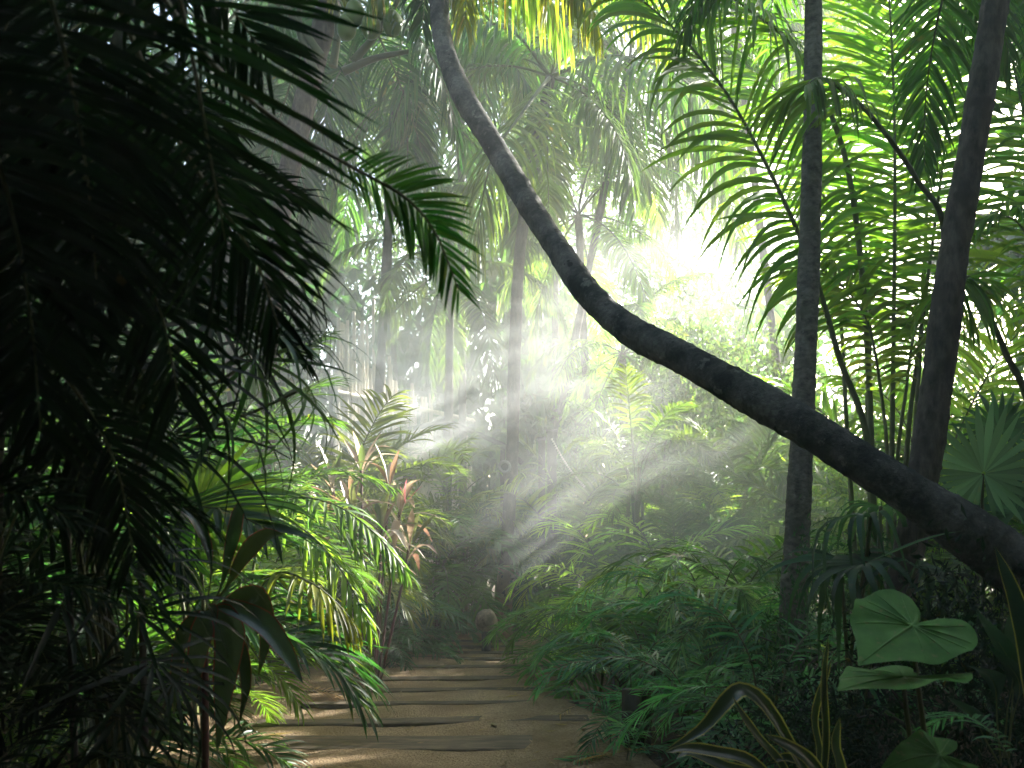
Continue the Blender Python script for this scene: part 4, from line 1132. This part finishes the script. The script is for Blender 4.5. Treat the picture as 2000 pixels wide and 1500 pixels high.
# grassy strap leaved tufts on the sand at the lower left
SB = [blade_mesh('blade', [(0, 0, 0), (.12, 0, .28), (.3, 0, .38), (.55, 0, .2)], .03, ((0, .7), (.4, 1), (.8, .5), (1, .03)), .3, mats=(LEAF,), K=10),
      blade_mesh('blade', [(0, 0, 0), (.06, 0, .3), (.18, 0, .5), (.38, 0, .5)], .026, ((0, .7), (.4, 1), (.8, .5), (1, .03)), .3, mats=(LEAF,), K=10)]
for lab, px, Y, n, sc, col, s in [('pale grassy tuft on the sand at the lower left', 235, 4.9, 22, .8, (0.16, .2, .09), 1), ('dark strap leaved tuft at the bottom left corner', 60, 3.6, 20, 1.1, D, 2),
                                  ('grassy tuft below the red edged plant', 330, 5.0, 18, .5, G_MID, 3)]:
    p = thing('grass_tuft', lab, 'plant', (gx(px, Y), Y, 0), 'strap leaved tufts at lower left')
    rg = np.random.default_rng(s)
    for i in range(n):
        link('blade', SB[i % 2], p, (rg.uniform(-.08, .08), rg.uniform(-.08, .08), 0), (0, R(rg.uniform(-15, 15)), i * 2.4), sc * rg.uniform(.6, 1.2), jitc(col, rg))

# ------------------------------------------------------------------ built things at the end of the path
fe = thing('bamboo_fence', 'tall pale bamboo cane fence glowing in the mist behind the hand rail', 'fence', (gx(800, 18.2), 18.2, 0), rotz=R(62))
rg = np.random.default_rng(19)
mb = MB()
for i in range(62):
    x = -2.2 + i * .0715
    h = 5.0 + rg.normal(0, .25) - (.9 if 22 < i else 0) - (1.2 if i > 42 else 0)
    tube(mb, spline([(x, 0, -.05), (x + rg.normal(0, .012), rg.normal(0, .015), h * .5), (x + rg.normal(0, .02), rg.normal(0, .02), h)], 5), .031 + rg.normal(0, .003), 7)
link('canes', mb.mesh('canes', [BAMBOO]), fe)
for z in (.9, 2.6, 3.9):
    mb = MB(); tube(mb, [(-2.25, -.06, z), (0, -.06, z + .01), (2.25, -.06, z)], .045, 8)
    link('rail', mb.mesh('rail', [BAMBOO]), fe)
for x in (-2.1, 0, 2.1):
    mb = MB(); tube(mb, [(x, .12, -.1), (x, .12, 4.2)], .07, 8)
    link('post', mb.mesh('post', [WOOD_DARK]), fe)

hr = thing('hand_rail', 'dark timber stair rail with square posts in front of the bamboo fence', 'railing', (gx(872, 16), 16, 0))
for px, top in ((872, 826), (792, 846), (982, 868), (700, 870)):
    p = at(px, top, 16) - hr.location
    mb = MB(); box(mb, (0, 0, p.z / 2), (.115 if px == 872 else .08, .1, p.z))
    link('post', mb.mesh('post', [WOOD_DARK]), hr, (p.x, 0, 0))
for a, b in (((700, 862), (870, 822)), ((874, 822), (985, 870)), ((790, 930), (870, 930)), ((985, 870), (1020, 905))):
    A, Bv = at(*a, 15.9) - hr.location, at(*b, 15.9) - hr.location
    mb = MB(); tube(mb, [tuple(A), tuple((A + Bv) / 2), tuple(Bv)], .042, 6)
    link('rail', mb.mesh('rail', [WOOD_DARK]), hr)
for px, w, top, lab in ((1058, .1, 860, 'thinner dark timber post in the mist, nearer the far trunk'), (1078, .14, 845, 'thicker dark timber post in the mist, with the beaded rope hanging from it')):
    gp = thing('timber_post', lab, 'post', (gx(px, 15.2), 15.2, 0), 'timber posts right of the far trunk')
    z = at(0, top, 15.2).z
    mb = MB(); box(mb, (0, 0, z / 2), (w, .12, z)); link('shaft', mb.mesh('shaft', [WOOD_DARK]), gp)
    mb = MB(); box(mb, (0, 0, z + .022), (w + .03, .15, .04)); link('cap', mb.mesh('cap', [WOOD_DARK]), gp)
rp = thing('beaded_rope', 'pale beaded rope slanting down from the timber posts in the mist', 'rope', tuple(at(1078, 858, 14.9)))
e = at(1141, 950, 14.2) - rp.location
mb = MB()
for i in range(26):
    q = i / 25
    c = e * q + Vector((0, 0, -.06 * math.sin(q * 3.14)))
    tube(mb, [tuple(c - e.normalized() * .012), tuple(c), tuple(c + e.normalized() * .012)], [.008, .02, .008], 6)
tube(mb, [(0, 0, 0), tuple(e * .5 + Vector((0, 0, -.06))), tuple(e)], .006, 5)
link('beads', mb.mesh('beads', [ROPE]), rp)
sl = thing('spot_lamp', 'small round lamp with pale ring fixed to the trunk in the mist', 'lamp', tuple(at(986, 912, 14.25)))
mb = MB()
tube(mb, [(0, .12, 0), (0, .0, 0), (0, -.02, 0)], [.05, .075, .078], 20, 0, cap=False)
a = np.linspace(0, 2 * np.pi, 25)
tube(mb, np.stack([.075 * np.cos(a), np.full(25, -.02), .075 * np.sin(a)], 1), .022, 8, cap=False)
tube(mb, [(0, .12, 0), (.06, .16, -.02), (.1, .22, -.03)], .015, 6)
link('housing', mb.mesh('housing', [METAL]), sl)
mb = MB(); tube(mb, [(0, -.008, 0), (0, -.012, 0)], [.07, .07], 20)
link('lens', mb.mesh('lens', [LENS]), sl)

bo = thing('ball_bollard', 'short post topped by a round tan stone ball at the left of the path end', 'bollard', (gx(950, 12.7), 12.7, 0))
mb = MB()
uu, vv = np.meshgrid(np.linspace(0, np.pi, 17), np.linspace(0, 2 * np.pi, 24, endpoint=False), indexing='ij')
r = .145 * (1 + .05 * np.sin(3 * uu + 1) * np.cos(2 * vv) + .03 * np.sin(5 * uu) * np.sin(3 * vv + 1) + .05 * np.cos(uu - .4))
V = np.stack([np.sin(uu) * np.cos(vv) * r, np.sin(uu) * np.sin(vv) * r, np.cos(uu) * r], -1)
ii = np.arange(16)[:, None] * 24; jj = np.arange(24)[None, :]
mb.add(V.reshape(-1, 3), np.stack([ii + jj, ii + 24 + jj, ii + 24 + (jj + 1) % 24, ii + (jj + 1) % 24], -1).reshape(-1, 4))
link('stone_ball', mb.mesh('stone_ball', [STONE]), bo, (0, 0, .42))
mb = MB(); tube(mb, [(0, 0, -.05), (0, 0, .1), (0, 0, .29)], [.07, .06, .065], 12)
link('post', mb.mesh('post', [WOOD_DARK]), bo)

# ------------------------------------------------------------------ trees closing the view and shading the path
def tree(name, label, x, y, z, s, me, col, group, seed=0, tr=.12):
    p = thing(name, label, 'tree', (x, y, 0), group)
    rg = np.random.default_rng(seed + 900)
    link('crown', me, p, (0, 0, z), (0, 0, rg.uniform(0, 6.28)), s, jitc(col, rg, .15))
    mb = MB()
    tube(mb, spline([(0, 0, -.1), (rg.normal(0, .15), rg.normal(0, .15), z * .5), (0, 0, z)], 20), np.linspace(tr, tr * .55, 20), 10, 0, trunk_bump(seed, 0, .05))
    for k in range(7):
        a = k * .9 + rg.uniform(0, .5)
        tube(mb, spline([(0, 0, z * .75), (math.cos(a) * s[0] * .35, math.sin(a) * s[1] * .35, z + .05 * s[2]), (math.cos(a) * s[0] * .75, math.sin(a) * s[1] * .75, z + rg.uniform(-.1, .5) * s[2])], 8), np.linspace(tr * .4, tr * .1, 8), 6)
    link('trunk', mb.mesh('trunk', [BARK]), p)


for i, (lab, px, Y, z, s, k, col) in enumerate([
    ('hazy leafy tree beyond the bamboo fence at left', 560, 24, 5.0, (4, 2.5, 4), 0, G_MID),
    ('hazy leafy tree behind the bamboo fence and coconut palm', 760, 26, 7.0, (4.5, 2.5, 5), 1, G_MID),
    ('hazy leafy tree behind the far end of the path', 980, 25, 4.5, (4, 2.5, 4.2), 2, G_MID),
    ('tall hazy tree high behind the leaning trunk', 1000, 29, 11.5, (5.5, 3, 5), 0, G_MID),
    ('pale leafy tree glowing in haze right of the path end', 1210, 23, 3.6, (3.2, 2.2, 3.2), 1, G_MID),
    ('pale low tree in the bright haze behind the straight trunk', 1450, 24, 3.4, (3.4, 2.2, 3.0), 2, G_MID),
    ('pale tree in the bright haze between the two upright trunks', 1700, 22, 3.2, (3.4, 2.2, 3.0), 0, G_MID),
    ('yellow green tree in haze at the right edge', 1960, 19, 3.0, (2.8, 2, 3.2), 1, G_MID),
    ('hazy tree filling the view behind the curve of the leaning trunk', 1230, 30, 8.0, (4.5, 2.5, 4.5), 1, G_MID),
    ('hazy tree filling the view left of the straight trunk', 1440, 31, 8.5, (4.0, 2.5, 4.5), 0, G_MID),
    ('tall dark tree behind the upper left palms', 420, 25, 8.5, (5, 3, 6), 2, G_DEEP),
    ('dark tree behind the far left palms', 120, 20, 5.0, (5, 3, 6), 0, G_DEEP),
    ('dark leafy tree low behind the left palms', 300, 15, 2.6, (3.2, 2, 2.8), 1, G_DEEP)]):
    tree('leafy_tree', lab, gx(px, Y), Y, z, s, CROWN_FINE[k % 2] if k < 2 else CROWN_BIG[0], col, 'leafy trees closing the view', i, .16)
for i, (lab, px, Y, z, s, col) in enumerate([
    ('pale fine leaved shrub in the mist right of the posts', 1150, 16.5, 1.6, (1.3, 1.0, 1.6), G_MID),
    ('pale fine leaved tree below the middle of the leaning trunk', 1300, 17, 3.2, (1.9, 1.2, 2.2), (0.05, .085, .025)),
    ('glowing fine leaved tree left of the straight trunk', 1450, 16.5, 2.6, (1.8, 1.2, 2.4), (0.05, .085, .025)),
    ('fine leaved shrub in the beams left of the straight trunk', 1400, 12.5, 1.0, (1.2, .9, 1.2), G_MID),
    ('fine leaved shrub behind the feather palm foot', 1720, 12.5, 1.2, (1.6, 1.0, 1.5), G_LIT),
    ('speckled yellow green shrub right of the slanting trunk', 1890, 10.5, 1.3, (1.1, .9, 1.3), G_LIT),
    ('dark fine leaved shrub behind the drooping fan leaves', 1640, 6.3, .7, (.7, .5, .8), G_DEEP),
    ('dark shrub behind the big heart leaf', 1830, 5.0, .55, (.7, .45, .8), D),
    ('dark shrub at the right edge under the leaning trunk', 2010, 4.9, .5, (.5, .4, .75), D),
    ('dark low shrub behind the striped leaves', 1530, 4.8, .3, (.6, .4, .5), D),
    ('dark shrub left of the path behind the yellowed plant', 690, 12.2, .6, (.9, .6, .8), G_DEEP),
    ('dark shrub at left behind the areca palms', 420, 10.5, 1.2, (1.6, .8, 1.6), G_DEEP),
    ('green shrub under the hand rail', 860, 15.4, .9, (1.4, .7, 1.2), G_MID),
    ('green shrub closing the end of the path right of the tan base', 1060, 14.9, .8, (.9, .6, 1.0), G_DEEP)]):
    tree('leafy_shrub', lab, gx(px, Y), Y, z, s, CROWN_FINE[i % 2], col, 'leafy shrubs', i + 40, .035)

# unseen trees added outside the picture to shade the path and foreground
for i, (lab, x, y, z, s, k) in enumerate([
    ('broad unseen tree overhead behind the viewer', .3, -2.0, 6.4, (5.5, 4.0, 2.2), 0),
    ('broad unseen tree to the left of the viewer', -6.4, .8, 4.2, (3.0, 3.6, 4.0), 1),
    ('dense unseen tree behind the viewer at left', -6.0, -4.0, 3.8, (3.4, 3.4, 4.6), 1),
    ('dense unseen tree behind the viewer at right', 5.6, -4.6, 3.8, (3.4, 3.4, 4.6), 0),
    ('dense unseen tree behind the viewer', -1.0, -6.5, 3.6, (6.0, 2.2, 4.2), 0),
    ('dense unseen tree to the right of the viewer', 6.0, .2, 3.6, (2.4, 3.2, 3.8), 1),
    ('dense unseen tree on the right beyond the frame', 7.4, 6.6, 3.2, (2.2, 2.4, 3.2), 0),
    ('tall unseen tree added to shade the left foreground', 6.9, 9.6, 6.8, (1.7, 1.8, 2.6), 0),
    ('tall unseen tree further right beyond the frame', 9.6, 10.5, 4.0, (2.6, 3.0, 4.2), 1),
    ('tall unseen tree far right beyond the frame', 12.4, 16.0, 4.6, (2.8, 3.2, 4.4), 0),
    ('tall unseen tree at left beyond the frame', -7.5, 8.5, 4.6, (3.0, 3.4, 4.6), 1)]):
    tree('added_shade_tree', lab, x, y, z, s, CROWN_SHADE[k], G_DEEP, 'added shade trees round the viewpoint', i + 80, .2)

CLUMPY = [crown_mesh('clumpy_crown', 2200, .13, 23, 1.8, 24, .15)]  # gapped crown added to break the sunlight into shafts
for i, (lab, x, y, z, s_) in enumerate([
    ('tall clumpy tree added far to the right, its gaps cutting the sun into beams', 10.9, 19.6, 7.7, (2.4, 2.6, 1.35))]):
    tree('added_shade_tree', lab, x, y, z, s_, CLUMPY[i], G_DEEP, 'added shade trees round the viewpoint', i + 95, .2)

# leaf litter
mb = MB()
rg = np.random.default_rng(66)
n = 2600
x = rg.uniform(-3.6, 3.2, n); y = rg.uniform(3.5, 15, n)
keep = (x < -1.9) | (x > .7) | (rg.uniform(0, 1, n) < .42)
x, y = x[keep], y[keep]; n = len(x)
z = np.maximum(gz(x, y), path_z(x, y)) + .008
a = rg.uniform(0, 6.28, n); l = rg.uniform(.015, .055, n) * (1 + 1.2 * (rg.uniform(0, 1, n) < .1)); w = l * rg.uniform(.15, .35, n)
dx, dy = np.cos(a) * l, np.sin(a) * l
px, py = -np.sin(a) * w, np.cos(a) * w
V = np.stack([np.stack([x - dx, y - dy, z], 1), np.stack([x + px, y + py, z + .004], 1), np.stack([x + dx, y + dy, z + rg.uniform(0, .012, n)], 1), np.stack([x - px, y - py, z + .002], 1)], 1)
mb.add(V.reshape(-1, 3), np.arange(n * 4).reshape(n, 4))
LITTER = leaf_mat('dry_leaf', .1, .7, .3, .2, (0.22, .15, .075))
tag(link('leaf_litter', mb.mesh('leaf_litter', [LITTER], smooth=False)), 'dry leaf scraps scattered over sand and soil', None, None, 'stuff')

# ------------------------------------------------------------------ haze and mist
def vol_mat(name, density, color, aniso, noise=None):
    m, nt, out = newmat(name)
    v = N(nt, 'ShaderNodeVolumePrincipled')
    v.inputs['Color'].default_value = (*color, 1)
    v.inputs['Anisotropy'].default_value = aniso
    v.inputs['Density'].default_value = density
    if noise:
        sc, lo, hi, stretch = noise
        L = nt.links
        tc = N(nt, 'ShaderNodeTexCoord')
        ln = N(nt, 'ShaderNodeVectorMath', operation='LENGTH'); L.new(tc.outputs['Object'], ln.inputs[0])
        fo = N(nt, 'ShaderNodeMapRange', interpolation_type='SMOOTHSTEP'); L.new(ln.outputs['Value'], fo.inputs[0])
        fo.inputs[1].default_value = .35; fo.inputs[2].default_value = .98; fo.inputs[3].default_value = 1; fo.inputs[4].default_value = 0
        mp = N(nt, 'ShaderNodeMapping'); mp.inputs['Scale'].default_value = stretch; mp.inputs['Rotation'].default_value = (0, R(25), 0); L.new(tc.outputs['Object'], mp.inputs[0])
        no = N(nt, 'ShaderNodeTexNoise', i_Scale=sc, i_Detail=4.0, i_Roughness=.6, i_Distortion=.8); L.new(mp.outputs[0], no.inputs['Vector'])
        mr = N(nt, 'ShaderNodeMapRange'); L.new(no.outputs[0], mr.inputs[0]); mr.inputs[1].default_value = lo; mr.inputs[2].default_value = hi
        a = N(nt, 'ShaderNodeMath', operation='MULTIPLY'); L.new(fo.outputs[0], a.inputs[0]); L.new(mr.outputs[0], a.inputs[1])
        b = N(nt, 'ShaderNodeMath', operation='MULTIPLY'); L.new(a.outputs[0], b.inputs[0]); b.inputs[1].default_value = density
        L.new(b.outputs[0], v.inputs['Density'])
    nt.links.new(v.outputs[0], out.inputs['Volume'])
    return m


mb = MB(); box(mb, (0, 10, 7.5), (44, 56, 17.5))
tag(link('haze', mb.mesh('haze', [vol_mat('haze', 0.0065, (.93, .96, .95), .25)], smooth=False)), 'thin bright haze through the whole garden', None, None, 'stuff')


def mist(label, c, s, dens, noise):
    uu, vv = np.meshgrid(np.linspace(0, np.pi, 17), np.linspace(0, 2 * np.pi, 28, endpoint=False), indexing='ij')
    V = np.stack([np.sin(uu) * np.cos(vv), np.sin(uu) * np.sin(vv), np.cos(uu)], -1)
    ii = np.arange(16)[:, None] * 28; jj = np.arange(28)[None, :]
    mb = MB(); mb.add(V.reshape(-1, 3), np.stack([ii + jj, ii + 28 + jj, ii + 28 + (jj + 1) % 28, ii + (jj + 1) % 28], -1).reshape(-1, 4))
    o = link('mist', mb.mesh('mist', [vol_mat('mist', dens, (.95, .98, .98), .15, noise)]), None, c, (0, 0, 0), s)
    tag(o, label, None, None, 'stuff')


mist('drifting white mist over the end of the path', (0.2, 13.2, 4.5), (4.2, 1.2, 3.2), .25, (2.3, .44, .64, (1, .6, 2.0)))
mist('white mist in front of the bamboo fence', (-1.7, 14.4, 3.7), (2.8, 1.8, 2.3), .75, (1.7, .42, .66, (1, 1, 2.2)))
mist('low mist catching light beams over the bushes on the right', (1.7, 10.3, 1.8), (2.8, .6, 1.75), .62, (1.2, .20, .75, (1, 1, 1.5)))
